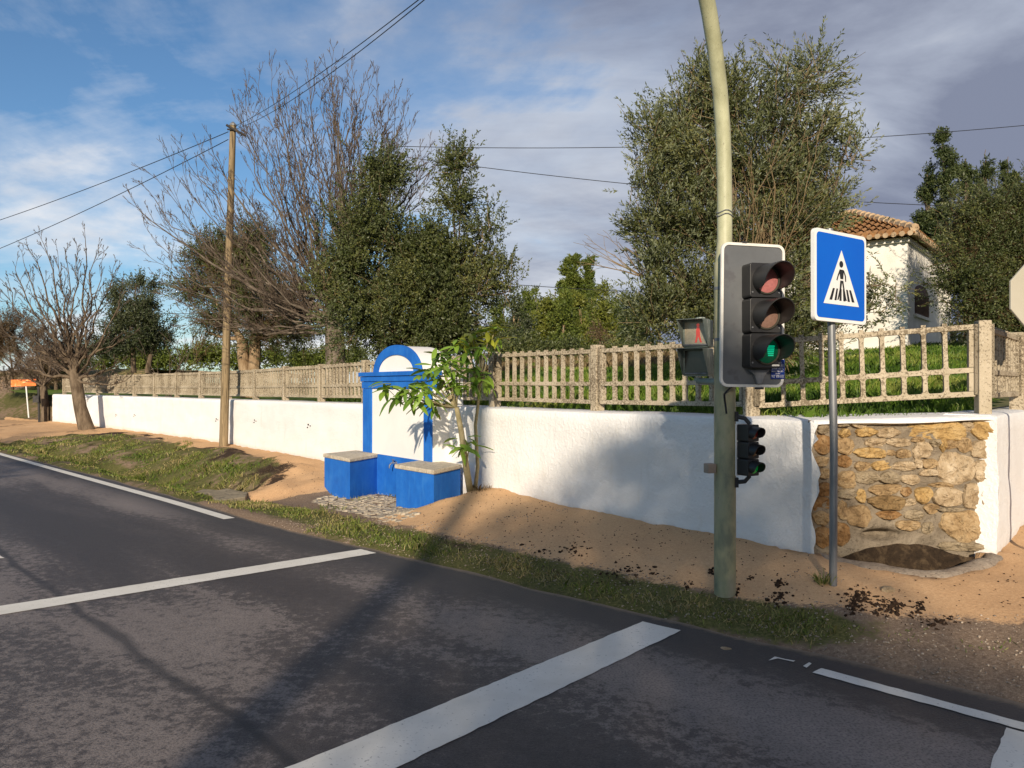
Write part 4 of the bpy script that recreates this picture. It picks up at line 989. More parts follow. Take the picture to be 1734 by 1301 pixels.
# corner post at photo x 1275, others every 1.95 m
start = np.array((2.20, 6.95)); sI = int(np.argmin(np.hypot(*(fl - start).T)))
cum = np.concatenate([[0], np.cumsum(np.hypot(*(fl[1:] - fl[:-1]).T))])
def fl_at(px):
    r = (px - CX) / F; k = np.argmin(np.abs(fl[:, 0] / fl[:, 1] - r)); return cum[k]
s0, s1, s2_ = fl_at(1275), fl_at(1014), fl_at(838)
ss = [s0, s1, s2_]; q = s2_
while q + 1.95 < cum[-1] - .2: q += 1.95; ss.append(q)
posts = []
for s in ss:
    x = np.interp(s, cum, fl[:, 0]); y = np.interp(s, cum, fl[:, 1]); a = along(np.array([x]), np.array([y]))[0]
    zt = float(wall_top(a)); posts.append((x, y, zt + .085 + .006 * math.sin(s * 1.7), zt - .03))
pk = [True] * (len(posts) - 1)
fence_run(fen, posts, panels=pk)
cpost = posts[0]; rpost = (4.03, 6.52, 1.52, 1.34)
fence_run(fen, [(cpost[0], cpost[1], 1.40, 1.30, False), rpost])
fr2 = thing('concrete_fence', 'shaded concrete fence along the return wall at the right edge', 'fence', (4.2, 6.6, 1.34))
rp = [(4.03, 6.52, 1.50, 1.34, False)]
for k in range(1, 5): q = np.array((4.03, 6.52)) + np.array((.652, .758)) * 1.95 * k; rp.append((q[0], q[1], 1.50, 1.34))
fence_run(fr2, rp)

# ------------------------------------------------------------------ traffic light on curved lamp post
TP = np.array((1.545, 5.53)); zb = gz(*TP)
tl = thing('traffic_light', 'tall curved green-grey post carrying large traffic signals with green lit', 'traffic light', (TP[0], TP[1], zb))
m = MB(); m.tube([(TP[0], TP[1], zb - .3), (TP[0], TP[1], 1.3), (TP[0] - .003, TP[1], 2.50)], [.078, .077, .073], 32); m.build('pole', MAT['post'], tl, autosmooth=.6)
m = MB()
for z_ in (1.93, 2.30): m.tube([(TP[0], TP[1], z_), (TP[0], TP[1], z_ + .022)], .0775, 28)
m.build('band_clamp', MAT['galv'], tl, kind='stuff')
m = MB(); ad = np.array((-.50, -.86)); pts = []; rad = []
for z, d_ in [(2.46, 0), (2.56, 0), (2.66, 0), (2.9, 0), (3.2, .01), (3.45, .045), (3.7, .12), (3.95, .25), (4.15, .40), (4.35, .60), (4.55, .90), (4.72, 1.3), (4.84, 1.8), (4.9, 2.4), (4.92, 3.2)]:
    pts.append((TP[0] + ad[0] * d_, TP[1] + ad[1] * d_, z)); rad.append(.073 if z < 2.5 else .073 - .02 * min(1, (z - 2.5) / .14) if z < 2.65 else .0535)
m.tube(pts, rad, 24); m.build('lamp_arm', MAT['post'], tl, autosmooth=.6)
m = MB()
for z in (2.84, 2.865): m.tube([(TP[0] + .058 * math.cos(t), TP[1] + .058 * math.sin(t), z + .008 * math.sin(3 * t)) for t in np.linspace(0, 6.4, 18)], .004, 5)
m.tube([(TP[0] + .055, TP[1] - .02, 2.87), (TP[0] + .07, TP[1] - .03, 2.90), (TP[0] + .10, TP[1] - .03, 2.84)], .003, 5)
m.build('wire_tie', MAT['galv'], tl)
# big head: local axes
fN = np.array((.212, -.977, 0)); pX = np.array((.977, .212, 0)); pX /= np.linalg.norm(pX); up = np.array((0, 0, 1.))
r0 = P(1220, 532, 5.36); HC = r0 + pX * .245; HC[2] = CH + (655 - 534) / F * 5.40
def hp(x, z, o=0.0): return HC + pX * x + up * z + fN * o
def rrect(w, h, r, n=6, roll=0.0):
    pts = []
    for cx, cy, a0 in ((w - r, h - r, 0), (-w + r, h - r, 90), (-w + r, -h + r, 180), (w - r, -h + r, 270)):
        for i in range(n + 1):
            t = R(a0 + 90 * i / n); pts.append((cx + r * math.cos(t), cy + r * math.sin(t)))
    return [(x * math.cos(roll) - y * math.sin(roll), x * math.sin(roll) + y * math.cos(roll)) for x, y in pts]
roll = -.012
m = MB(); m.prism([hp(x, z, 0) for x, z in rrect(.245, .508, .055, 6, roll)], fN * .004); hb = m.build('signal_board', MAT['greypaint'], tl)
m = MB(); o_ = rrect(.247, .510, .057, 6, roll); i_ = rrect(.228, .491, .04, 6, roll); n_ = len(o_)
m.add([hp(x, z, -.006) for x, z in o_] + [hp(x, z, .012) for x, z in o_] + [hp(x, z, .012) for x, z in i_] + [hp(x, z, .005) for x, z in i_], [(r_ * n_ + i, r_ * n_ + (i + 1) % n_, (r_ + 1) * n_ + (i + 1) % n_, (r_ + 1) * n_ + i) for r_ in range(3) for i in range(n_)])
m.build('rim', MAT['whiteedge'], hb)
head = MB(); hx = .035  # housing centre offset
for k in range(3):
    zc = .235 - k * .245; m2 = [hp(hx + x, zc + z, .006) for x, z in rrect(.118, .1195, .018, 3)]; head.prism(m2, fN * .115)
hd = head.build('signal_head', MAT['black'], tl, bevel=.003)
for k, (lm) in enumerate(('lens_red', 'lens_amber', 'lens_green')):
    zc = .235 - k * .245; cx = hx + .004; rr_ = .088
    lens = MB(); rings = [(1.0, .124), (.8, .130), (.5, .136), (.2, .139)]; n_ = 28
    vs = [hp(cx + math.cos(2 * math.pi * i / n_) * rr_ * s, zc + math.sin(2 * math.pi * i / n_) * rr_ * s, o) for s, o in rings for i in range(n_)] + [hp(cx, zc, .140)]
    lens.add(vs, [(l * n_ + i, l * n_ + (i + 1) % n_, (l + 1) * n_ + (i + 1) % n_, (l + 1) * n_ + i) for l in range(3) for i in range(n_)] + [(3 * n_ + i, 3 * n_ + (i + 1) % n_, 4 * n_) for i in range(n_)])
    lens.build('lens', MAT[lm], hd, smooth=True)
    if k == 2:
        g = MB()
        for q in range(6):
            zq = zc + .03 - q * .013; g.box(hp(cx + .022, zq, .141), pX * (.030 - .002 * q), up * .0042, fN * .0012)
        g.build('light_segment', MAT['led_green'], hd)
    ring = MB(); vs = []
    for (rad_, o) in ((rr_ + .001, .121), (rr_ + .001, .134), (rr_ + .012, .134), (rr_ + .014, .121)):
        vs += [hp(cx + math.cos(2 * math.pi * i / 28) * rad_, zc + math.sin(2 * math.pi * i / 28) * rad_, o) for i in range(28)]
    ring.add(vs, [(l * 28 + i, l * 28 + (i + 1) % 28, (l + 1) * 28 + (i + 1) % 28, (l + 1) * 28 + i) for l in range(3) for i in range(28)])
    ring.build('lens_ring', MAT['visorin'], hd, smooth=True)
    vis = MB(); n_ = 30; vs = []; vr = rr_ + .012
    for i in range(n_ + 1):
        t = R(-38 + (256) * i / n_); ln = .225 * (0.22 + .78 * max(0, math.sin((t + R(38)) / R(256) * math.pi)) ** .42)
        c, s = math.cos(t), math.sin(t)
        for rd, o in ((vr, .121), (vr, .121 + ln), (vr + .006, .121 + ln), (vr + .006, .121)):
            vs.append(hp(cx + c * rd, zc + s * rd - (o - .121) * .02, o))
    fs = [(i * 4 + a, i * 4 + (a + 1) % 4, (i + 1) * 4 + (a + 1) % 4, (i + 1) * 4 + a) for i in range(n_) for a in range(4)] + [(0, 1, 2, 3), tuple(n_ * 4 + q for q in (3, 2, 1, 0))]
    vis.add(vs, fs); vis.build('visor', MAT['black'], hd, autosmooth=.7)
m = MB(); m.prism([hp(hx - .075, -.385, .006), hp(hx + .085, -.385, .006), hp(hx + .045, -.43, .006), hp(hx + .022, -.49, .006), hp(hx - .01, -.49, .006), hp(hx - .035, -.43, .006)], fN * .03)
m.build('lower_bracket', MAT['galv'], tl, bevel=.006)
for k in range(3):
    zc = .235 - k * .245
    m = MB(); m.tube([hp(hx - .102, zc - .085, .118), hp(hx - .102, zc - .085, .126)], .006, 8); m.tube([hp(hx + .102, zc - .085, .118), hp(hx + .102, zc - .085, .126)], .006, 8); m.build('door_screws', MAT['galv'], hd, kind='stuff')
m = MB(); m.tube([hp(-.15, -.505, -.02), hp(-.19, -.56, -.05), (TP[0] - .02, TP[1] - .078, HC[2] - .62), (TP[0] - .01, TP[1] - .078, HC[2] - .70)], .007, 6); m.build('signal_cable', MAT['wire'], tl)
m = MB(); m.box(hp(hx - .10, .515, .0), pX * .018, up * .008, fN * .012); m.box(hp(hx + .02, -.518, .0), pX * .03, up * .008, fN * .012); m.build('clamp', MAT['darkmetal'], tl)
# straps from the pole to the board
m = MB()
for z in (2.35, 1.85): m.box(((TP[0] + HC[0]) / 2 - .02, (TP[1] + HC[1]) / 2, z), (.04, 0, 0), (0, .07, 0), (0, 0, .02))
m.build('mounting_strap', MAT['galv'], tl)
def text_mesh(lines, at, mat_idx, mb_, sx=1.0):
    """lines: (text, height, x centre, z, x stretch)"""
    for (txt, h, cx, cz, wmax) in lines:
        cu = bpy.data.curves.new('lettering', 'FONT'); cu.body = txt; cu.size = h; cu.align_x = 'CENTER'; cu.align_y = 'CENTER'; cu.offset = h * .012; cu.resolution_u = 1
        o = bpy.data.objects.new('lettering', cu); COL.objects.link(o)
        bpy.context.view_layer.update(); dg = bpy.context.evaluated_depsgraph_get(); me = bpy.data.meshes.new_from_object(o.evaluated_get(dg))
        vs = np.array([v.co[:] for v in me.vertices]); 
        wd_ = vs[:, 0].max() - vs[:, 0].min(); k = wmax / wd_
        mb_.mi = mat_idx; mb_.add([at(cx + v[0] * k, cz + v[1]) for v in vs], [tuple(p.vertices) for p in me.polygons])
        bpy.data.objects.remove(o); bpy.data.meshes.remove(me); bpy.data.curves.remove(cu)
st = MB(); sxc, szc = .190, -.385
st.mi = 0; st.prism([hp(sxc + x, szc + z, .014) for x, z in ((-.052, -.066), (.054, -.066), (.056, .072), (-.050, .070))], fN * .002)
text_mesh([('LIMPA', .026, sxc, szc + .053, .058), ('CHAMINÉS', .024, sxc, szc + .028, .092), ('ZONA OESTE', .018, sxc, szc + .006, .092), ('MANUTENÇÃO', .015, sxc, szc - .013, .092), ('TELEF.', .012, sxc, szc - .029, .045), ('917 178 115', .028, sxc, szc - .049, .094)], lambda x, z: hp(x, z, .0175), 1, st)
st.build('sticker', [MAT['stickerblue'], MAT['signwhite']], hb)
m = MB(); m.box(hp(hx + .075, -.358, .123), pX * .028, up * .006, fN * .0015); m.build('maker_plate', MAT['whiteedge'], hd)

# small repeater head on the right of the pole, faces right (seen from its side)
sN = np.array((.50, -.866, 0)); sX = np.array((.866, .50, 0))
SC = P(1266, 762, 5.45)
def sp(x, z, o=0.0): return SC + sX * x + up * z + sN * o
m = MB(); m.box(sp(0, 0, -.075 + .02), sX * .062, up * .185, sN * .004); sb = m.build('repeater_board', MAT['signwhite'], tl)
m = MB()
for k in range(3): m.prism([sp(x, .122 - k * .122 + z, -.05) for x, z in rrect(.055, .0595, .010, 3)], sN * .105)
sh = m.build('repeater_head', MAT['black'], tl, bevel=.003)
for k, lm in enumerate(('small_red', 'small_amber', 'small_green')):
    zc = .122 - k * .122; n_ = 20
    l = MB(); l.add([sp(math.cos(2 * math.pi * i / n_) * .042 * s, zc + math.sin(2 * math.pi * i / n_) * .042 * s, o) for s, o in ((1, .057), (.6, .064), (.1, .067)) for i in range(n_)], [(a * n_ + i, a * n_ + (i + 1) % n_, (a + 1) * n_ + (i + 1) % n_, (a + 1) * n_ + i) for a in range(2) for i in range(n_)] + [tuple(range(2 * n_, 3 * n_))])
    l.build('lens', MAT[lm], sh, smooth=True)
    vis = MB(); vs = []; n_ = 18
    for i in range(n_ + 1):
        t = R(-40 + 260 * i / n_); ln = .075 * (.25 + .75 * max(0, math.sin((t + R(40)) / R(260) * math.pi)) ** .5); c, s = math.cos(t), math.sin(t)
        for rd, o in ((.047, .056), (.047, .056 + ln), (.051, .056 + ln), (.051, .056)): vs.append(sp(c * rd, zc + s * rd - (o - .056) * .12, o))
    vis.add(vs, [(i * 4 + a, i * 4 + (a + 1) % 4, (i + 1) * 4 + (a + 1) % 4, (i + 1) * 4 + a) for i in range(n_) for a in range(4)]); vis.build('visor', MAT['black'], sh, autosmooth=.7)
for sg in (1, -1):
    m = MB(); zq = .225 * sg; q = sp(0, zq, 0); pe = np.array((TP[0] + .07, TP[1] - .04, SC[2] + zq + .012 * sg))
    m.tube([pe, q + np.array((-.02, -.0, .0)), sp(0, .185 * sg, .02)], [.016, .016, .014], 8); m.box(pe, (.012, 0, 0), (0, .02, 0), (0, 0, .035)); m.build('bracket', MAT['darkmetal'], tl)
# pedestrian head, left of the pole
qN = np.array((-.50, -.866, 0)); qX = np.array((.866, -.50, 0)); QC = P(1178, 589, 5.75)
def qp(x, z, o=0.0): return QC + qX * x + up * z + qN * o
m = MB()
for k in range(2): m.prism([qp(x, .108 - k * .216 + z, -.13) for x, z in rrect(.100, .106, .014, 3)], qN * .13)
ph = m.build('pedestrian_head', MAT['greengrey'], tl, bevel=.004)
m = MB(); m.box(qp(0, .108, .002), qX * .082, up * .085, qN * .003); m.build('lens', MAT['ped_pale'], ph)
m = MB(); m.box(qp(0, -.108, .002), qX * .082, up * .085, qN * .003); m.build('lens', MAT['ped_dark'], ph)
m = MB(); man = [(-.008, .05), (.008, .05), (.015, .02), (.016, -.02), (.030, -.07), (.016, -.07), (.002, -.025), (-.010, -.07), (-.024, -.07), (-.014, -.02), (-.015, .02)]
m.prism([qp(x + .02, .108 + z, .006) for x, z in man], qN * .001); m.tube([qp(.02, .108 + .062, .006), qp(.02, .108 + .062, .008)], .012, 10); m.build('red_man', MAT['ped_red'], ph)
for k in range(2):
    zc = .108 - k * .216; m = MB()
    for sg in (-1, 1): m.prism([qp(sg * .097, zc + .102, 0), qp(sg * .097, zc + .096, .16), qp(sg * .097, zc - .095, .02), qp(sg * .097, zc - .098, 0)], qX * .003)
    m.prism([qp(-.098, zc + .102, 0), qp(.098, zc + .102, 0), qp(.098, zc + .096, .16), qp(-.098, zc + .096, .16)], up * .003)
    m.build('visor', MAT['greengrey'], ph)
    m = MB(); m.tube([qp(-.09, zc - .088, .012), qp(.09, zc - .088, .012)], .007, 8); m.build('drip_rail', MAT['galv'], ph)
m = MB(); m.tube([qp(0, -.225, -.06), qp(0, -.25, -.06)], .03, 12); m.tube([qp(0, -.25, -.06), (TP[0], TP[1], QC[2] - .262)], .024, 12); m.tube([qp(0.02, .21, -.06), qp(0.02, .232, -.06)], .035, 12); m.build('bracket', MAT['greengrey'], tl)
m = MB(); bx = P(1202, 793, 5.5); m.box(bx, (.032, 0.01, 0), (-.01, .03, 0), (0, 0, .034)); m.build('push_button_box', M_noise('tan_box', (0.26, 0.20, 0.15), (0.32, 0.25, 0.19), 8, .6, .3, 0), tl, bevel=.005)

# ------------------------------------------------------------------ pedestrian crossing sign
SP0 = np.array((2.315, 5.50)); zs = gz(*SP0)
sg_ = thing('pedestrian_crossing_sign', 'blue square pedestrian crossing sign on a slim grey pole', 'road sign', (SP0[0], SP0[1], zs))
gX = np.array((.85, .527, 0)); gX /= np.linalg.norm(gX); gN = np.array((gX[1], -gX[0], 0)); SGc = P(1424.5, 470, 5.50)
top_ = SGc - gN * .03
m = MB(); m.tube([(SP0[0], SP0[1], zs - .2), (SP0[0] + .008, SP0[1], 1.2), (top_[0] - gN[0] * .03 - .03, top_[1] + .03, 2.75)], .0275, 18); m.build('pole', MAT['galv'], sg_, autosmooth=.7)
def gq(x, z, o=0.0): return SGc + gX * x + up * (z - x * .02) + gN * o
m = MB(); m.prism([gq(x, z, -.03) for x, z in rrect(.300, .326, .035)], gN * .03); pl_ = m.build('sign_plate', MAT['signwhite'], sg_)
m = MB(); m.prism([gq(x, z, .0005) for x, z in rrect(.276, .302, .03)], gN * .0015); m.build('blue_field', MAT['signblue'], pl_)
m = MB(); m.prism([gq(-.205, -.20, .0035), gq(.205, -.20, .0035), gq(0, .195, .0035)], gN * .001); m.build('white_triangle', MAT['signwhite'], pl_)
m = MB()
def poly(pts): m.prism([gq(x, z, .006) for x, z in pts], gN * .001)
poly([(-.006 + .022 * math.cos(t), .094 + .024 * math.sin(t)) for t in np.linspace(0, 6.28, 17)[:-1]])
poly([(-.022, .055), (.018, .055), (.022, .04), (.016, -.012), (-.016, -.012), (-.026, .03)])
poly([(-.024, .056), (-.012, .05), (-.038, .005), (-.052, -.028), (-.062, -.022), (-.046, .015)])
poly([(.014, .056), (.026, .05), (.048, .012), (.050, -.028), (.040, -.028), (.036, .010)])
poly([(-.017, -.024), (.004, -.024), (-.008, -.09), (-.038, -.165), (-.052, -.165), (-.026, -.09)])
poly([(.000, -.024), (.017, -.024), (.032, -.09), (.052, -.155), (.062, -.162), (.038, -.166), (.018, -.09)])
for xa, xb in ((-.142, -.112), (-.085, -.062), (-.028, -.004), (.018, .042), (.070, .095), (.118, .148)):
    zb0, zt0 = -.17, -.085; sh_ = .72
    poly([(xa, zb0), (xb, zb0), (xb * sh_ + .0, zt0), (xa * sh_, zt0)])
m.build('walking_figure', MAT['black'], pl_)

# stop sign seen from the back, right edge
t0 = np.array((4.36, 6.36)); zz0 = gz(*t0)
stp = thing('stop_sign', 'beige back of an octagonal sign at the right edge', 'road sign', (t0[0], t0[1], zz0))
oc = np.array((t0[0], t0[1] - .04, CH + (655 - 501.5) / F * 6.32)); oX = np.array((.98, .2, 0)); oN = np.array((.2, -.98, 0)); RO = .300
m = MB(); o8 = [oc + oX * RO * math.cos(R(22.5 + 45 * i)) + up * RO * math.sin(R(22.5 + 45 * i)) for i in range(8)]
m.prism(o8, oN * .02); m.build('octagon_plate', MAT['signback'], stp, bevel=.004)
m = MB(); m.tube([(t0[0] + .02, t0[1] + .02, zz0 - .2), (t0[0] + .02, t0[1] + .02, 2.72)], .027, 16); m.build('pole', MAT['galv'], stp, autosmooth=.7)
m = MB(); m.tube([oc + up * .3, oc + up * .33], .012, 8); m.build('cap', MAT['galv'], stp)

# ------------------------------------------------------------------ utility pole and cables
UP_ = P(378, 753, 18.3); UPg = gz(UP_[0], UP_[1])
ut = thing('utility_pole', 'weathered wooden utility pole standing against the white wall', 'utility pole', (UP_[0], UP_[1], UPg))
topu = P(394, 213, 18.3)
m = MB(); m.tube([(UP_[0], UP_[1], UPg - .3), tuple((np.array((UP_[0], UP_[1], UPg)) * .5 + topu * .5)), tuple(topu)], [.105, .088, .070], 16); m.build('pole', MAT['woodpole'], ut, autosmooth=.7)
m = MB(); m.tube([topu, topu + (0, 0, .04), topu + (0, 0, .10)], [.085, .08, .02], 10); m.build('pole_cap', MAT['galv'], ut)
m = MB(); A_ = P(386, 214, 18.3); m.tube([A_ + (0, -.11, 0), topu + (0, -.11, -.09), P(407, 226, 18.3) + (0, -.11, 0), P(418, 232, 18.3) + (0, -.11, 0)], .03, 8)
m.tube([P(387, 221, 18.3) + (0, -.10, 0), topu + (0, -.09, -.12), P(402, 222, 18.3) + (0, -.1, 0)], .022, 8); m.tube([P(410, 227, 18.3) + (0, -.1, 0), P(411, 232, 18.3) + (0, -.1, 0)], .02, 8); m.build('crossarm', MAT['darkmetal'], ut)
def cable(a, b, sag, label, rad=.010, parent=None):
    m = MB(); a, b = np.array(a), np.array(b); pts = [a + (b - a) * t - np.array((0, 0, sag * 4 * t * (1 - t))) for t in np.linspace(0, 1, 22)]
    m.tube(pts, rad, 5); o = m.build('cable', MAT['wire'], origin=np.array(a)); tag(o, label, 'cable', 'overhead cables'); return o
cable(P(386, 223, 18.3), P(-60, 392, 26), .10, 'upper overhead cable running left from the wooden pole top')
cable(P(386, 236, 18.3), P(-60, 445, 26), .12, 'lower overhead cable running left from the wooden pole')
cable(P(400, 212, 18.3), P(735, -22, 7.0), .10, 'upper one of two cables rising right from wooden pole over bare tree', .0055)
cable(P(400, 218, 18.3), P(741, -20, 7.0), .16, 'lower one of two cables rising right from wooden pole over bare tree', .0055)
cable(P(655, 247, 30), P(1800, 206, 30), .42, 'long high cable behind the trees crossing to the right edge', .014)
cable(P(660, 262, 30), P(1700, 352, 30), .35, 'lower long cable behind the big olive tree towards the house', .014)
cable(P(820, 478, 45), P(1060, 493, 45), .05, 'short far cable above the distant poplars', .02)
cable(P(250, 531, 45), P(420, 531, 45), .02, 'thin far cable left of the wooden pole above horizon', .018)

# ------------------------------------------------------------------ vegetation tools
def leaves_from_shoots(base, dirs, length, nper, lsize, lwid, droop=0.0, spread=0.8):
    """arrays of shoot bases (n,3), unit dirs (n,3) -> leaf quads along them"""
    n_ = len(base)
    t = (np.arange(nper) + 1.0) / nper
    T = np.tile(t, (n_, 1)) + rng.uniform(-.04, .04, (n_, nper))
    L = length * rng.uniform(.6, 1.25, (n_, 1))
    pos = base[:, None, :] + dirs[:, None, :] * (T * L)[:, :, None]
    pos[:, :, 2] -= droop * T ** 2
    rd = rng.normal(size=(n_, nper, 3)); rd /= np.linalg.norm(rd, axis=2, keepdims=True)
    ax = dirs[:, None, :] * .7 + rd * spread; ax /= np.linalg.norm(ax, axis=2, keepdims=True)
    sd = np.cross(ax, rng.normal(size=(n_, nper, 3))); sd /= np.linalg.norm(sd, axis=2, keepdims=True) + 1e-9
    pos = pos.reshape(-1, 3); ax = ax.reshape(-1, 3); sd = sd.reshape(-1, 3); N = len(pos)
    ls = lsize * rng.uniform(.6, 1.25, (N, 1)); lw = lwid * rng.uniform(.7, 1.2, (N, 1))
    V = np.stack([pos, pos + ax * ls * .5 + sd * lw * .5, pos + ax * ls, pos + ax * ls * .5 - sd * lw * .5], 1).reshape(-1, 3)
    Fc = np.arange(N * 4).reshape(N, 4)
    return V, Fc, N

def blob_shoots(blobs, Y, nsh, depth=.8, up_bias=.5, surf=.55, clump=.017, per=60):
    """blobs: (px, py, rx, ry) in photo pixels at distance Y; shoots gather in sprays inside the blobs"""
    area = np.array([b[2] * b[3] * (b[4] if len(b) > 4 else 1) for b in blobs], float); pr = area / area.sum()
    nc = max(len(blobs) * 3, nsh // per)
    idx = rng.choice(len(blobs), nc, p=pr)
    C = np.array([P(b[0], b[1], Y + (b[5] if len(b) > 5 else 0)) for b in blobs])[idx]
    RX = np.array([b[2] / F * Y for b in blobs])[idx]; RZ = np.array([b[3] / F * Y for b in blobs])[idx]; mrg = clump * Y * .8 + .05
    RX = np.maximum(RX - mrg, RX * .35); RZ = np.maximum(RZ - mrg, RZ * .35); RY = np.minimum(RX, RZ) * depth * 1.5
    d = rng.normal(size=(nc, 3)); d /= np.linalg.norm(d, axis=1, keepdims=True)
    r = .20 + .78 * rng.uniform(0, 1, nc) ** surf
    cc = C + d * r[:, None] * np.stack([RX, RY, RZ], 1)
    od = d * .9 + np.array((0, 0, up_bias)) + rng.normal(size=(nc, 3)) * .2; od /= np.linalg.norm(od, axis=1, keepdims=True)
    wgt = rng.uniform(.25, 1.0, nc) ** 1.5 + .15; wgt /= wgt.sum(); ci = rng.choice(nc, nsh, p=wgt)
    cr = clump * Y * rng.uniform(.6, 1.25, nc)[ci][:, None]
    g = rng.normal(size=(nsh, 3)) * cr * .62; tt = rng.uniform(-1, 1.6, (nsh, 1)) * cr
    base = cc[ci] + g + od[ci] * tt
    dr = od[ci] + g / (cr + 1e-6) * .45 + rng.normal(size=(nsh, 3)) * .25; dr /= np.linalg.norm(dr, axis=1, keepdims=True)
    return base, dr, cc, ci

def foliage(name, blobs, Y, nsh, nper, shoot, lsize, lwid, mat, parent, depth=.8, up_bias=.5, surf=.55, droop=0, spread=.8, tone_shift=0, kind=None, clump=None):
    base, dr, C, idx_ = blob_shoots(blobs, Y, nsh, depth, up_bias, surf, clump if clump else (.0165 if Y < 30 else .0065))
    V, Fc, N = leaves_from_shoots(base, dr, shoot, nper, lsize, lwid, droop, spread)
    # leaf tone: random per shoot plus clump-scale variation (sprays of young and old leaves)
    shp = np.repeat(.6 * rng.uniform(0, 1, nsh) + .4 * rng.uniform(0, 1, idx_.max() + 1)[idx_], nper); cl = fbm(V[::4, 0], V[::4, 2], 1.6, 3, 14) * .25
    tn = np.clip(.45 + (shp - .5) * .6 + cl + rng.normal(size=N) * .10 + tone_shift, 0, 1)
    o = np_mesh(name, V, Fc, mat, parent, attrs={'tone': np.repeat(tn, 4)}, kind=kind)
    return o, base, dr

def limb(mb_, a, b, r0, r1, sag=.15, n=6, sides=6, wig=.04):
    a, b = np.array(a), np.array(b); L = np.linalg.norm(b - a); pts = []
    for i in range(n + 1):
        t = i / n; p = a + (b - a) * t; p[2] -= sag * L * math.sin(math.pi * t) * 1.0
        if 0 < i < n: p = p + rng.normal(size=3) * wig * L / n
        pts.append(p)
    mb_.tube(pts, [r0 + (r1 - r0) * (i / n) ** .8 for i in range(n + 1)], sides, cap=False); return pts

class Twigs:
    """fast collector of thin 3-sided tapered segments"""
    def __init__(s): s.a = []; s.b = []; s.ra = []; s.rb = []
    def seg(s, a, b, ra, rb): s.a.append(a); s.b.append(b); s.ra.append(ra); s.rb.append(rb)
    def mesh(s):
        A = np.array(s.a); B = np.array(s.b); ra = np.array(s.ra)[:, None]; rb = np.array(s.rb)[:, None]
        t = B - A; t /= np.linalg.norm(t, axis=1, keepdims=True) + 1e-9
        rf = np.where(np.abs(t[:, 2:3]) < .8, np.array([[0, 0, 1.]]), np.array([[1., 0, 0]])); u = np.cross(t, rf); u /= np.linalg.norm(u, axis=1, keepdims=True); v = np.cross(t, u)
        ring = []
        for k in range(3):
            c, q = math.cos(2 * math.pi * k / 3), math.sin(2 * math.pi * k / 3); ring.append(A + ra * (c * u + q * v))
        for k in range(3):
            c, q = math.cos(2 * math.pi * k / 3), math.sin(2 * math.pi * k / 3); ring.append(B + rb * (c * u + q * v))
        V = np.stack(ring, 1).reshape(-1, 3); n_ = len(A); b0 = np.arange(n_)[:, None] * 6
        Fc = np.concatenate([b0 + np.array([[k, (k + 1) % 3, 3 + (k + 1) % 3, 3 + k]]) for k in range(3)])
        return V, Fc

def grow(tw, p, d, L, r, depth, up_=.25, kids=5, ang=.6, seglen=.22, rmin=.0035, ratio=.55):
    """curving shoot with side shoots"""
    n_ = max(3, int(L / seglen)); st = L / n_; d = np.array(d, float); p = np.array(p, float)
    for i in range(n_):
        rr0 = max(rmin, r * (1 - i / n_ * .8)); rr1 = max(rmin, r * (1 - (i + 1) / n_ * .8))
        d = d + rng.normal(size=3) * .13 + np.array((0, 0, up_ * .28)); d /= np.linalg.norm(d)
        q = p + d * st; tw.seg(p, q, rr0, rr1)
        if depth > 0 and i >= 1:
            for _ in range(kids if i == n_ - 1 else max(1, int(kids * rng.uniform(.3, .75)))):
                s_ = rng.normal(size=3); s_ -= d * s_.dot(d); s_ /= np.linalg.norm(s_) + 1e-9
                nd = d * math.cos(ang) + s_ * math.sin(ang); 
                grow(tw, p + (q - p) * rng.uniform(.1, .9), nd, L * ratio * rng.uniform(.55, 1.15) * (1 - .45 * i / n_), rr1 * .62, depth - 1, up_, kids, ang, seglen, rmin, ratio)
        p = q

def bare_tree(name, label, base, limbs, trunk_pts, trunk_r, mat_t, mat_w, group=None, depth=2, kids=2, ang=.55, L0=1.2, up_=.3, rmin=.005):
    root = thing(name, label, 'tree', tuple(base), group)
    tb = MB(); tb.tube(trunk_pts, trunk_r, 12, cap=False); tb.build('trunk', mat_t, root, smooth=True)
    lb = MB(); tw = Twigs()
    for (a, b, r0, sag, dens) in limbs:
        r0 = r0 * .72; pts = limb(lb, a, b, r0, r0 * .16, sag, 9, 7, .16); n_ = len(pts)
        for i in range(1, n_):
            t = i / (n_ - 1); d = pts[i] - pts[i - 1]; d /= np.linalg.norm(d)
            for _ in range(int(dens * (1.5 + t * 2.0) + rng.uniform(0, 1))):
                s_ = rng.normal(size=3); s_ -= d * s_.dot(d); s_ /= np.linalg.norm(s_)
                nd = d * math.cos(ang) + s_ * math.sin(ang) + np.array((0, 0, .25)); nd /= np.linalg.norm(nd)
                grow(tw, pts[i - 1] + (pts[i] - pts[i - 1]) * rng.uniform(0, 1), nd, L0 * rng.uniform(.5, 1.1) * (1.15 - .5 * t), max(rmin * 1.5, r0 * (1 - .8 * t) * .40), depth, up_, kids, ang, .2, rmin)
        d = pts[-1] - pts[-2]; d /= np.linalg.norm(d); grow(tw, pts[-1], d, L0 * .8, r0 * .22, depth, up_, kids, ang, .2, rmin)
    lb.build('limbs', mat_t, root, smooth=True)
    V, Fc = tw.mesh(); np_mesh('twigs', V, Fc, mat_w, root, smooth=True)
    return root, len(Fc)

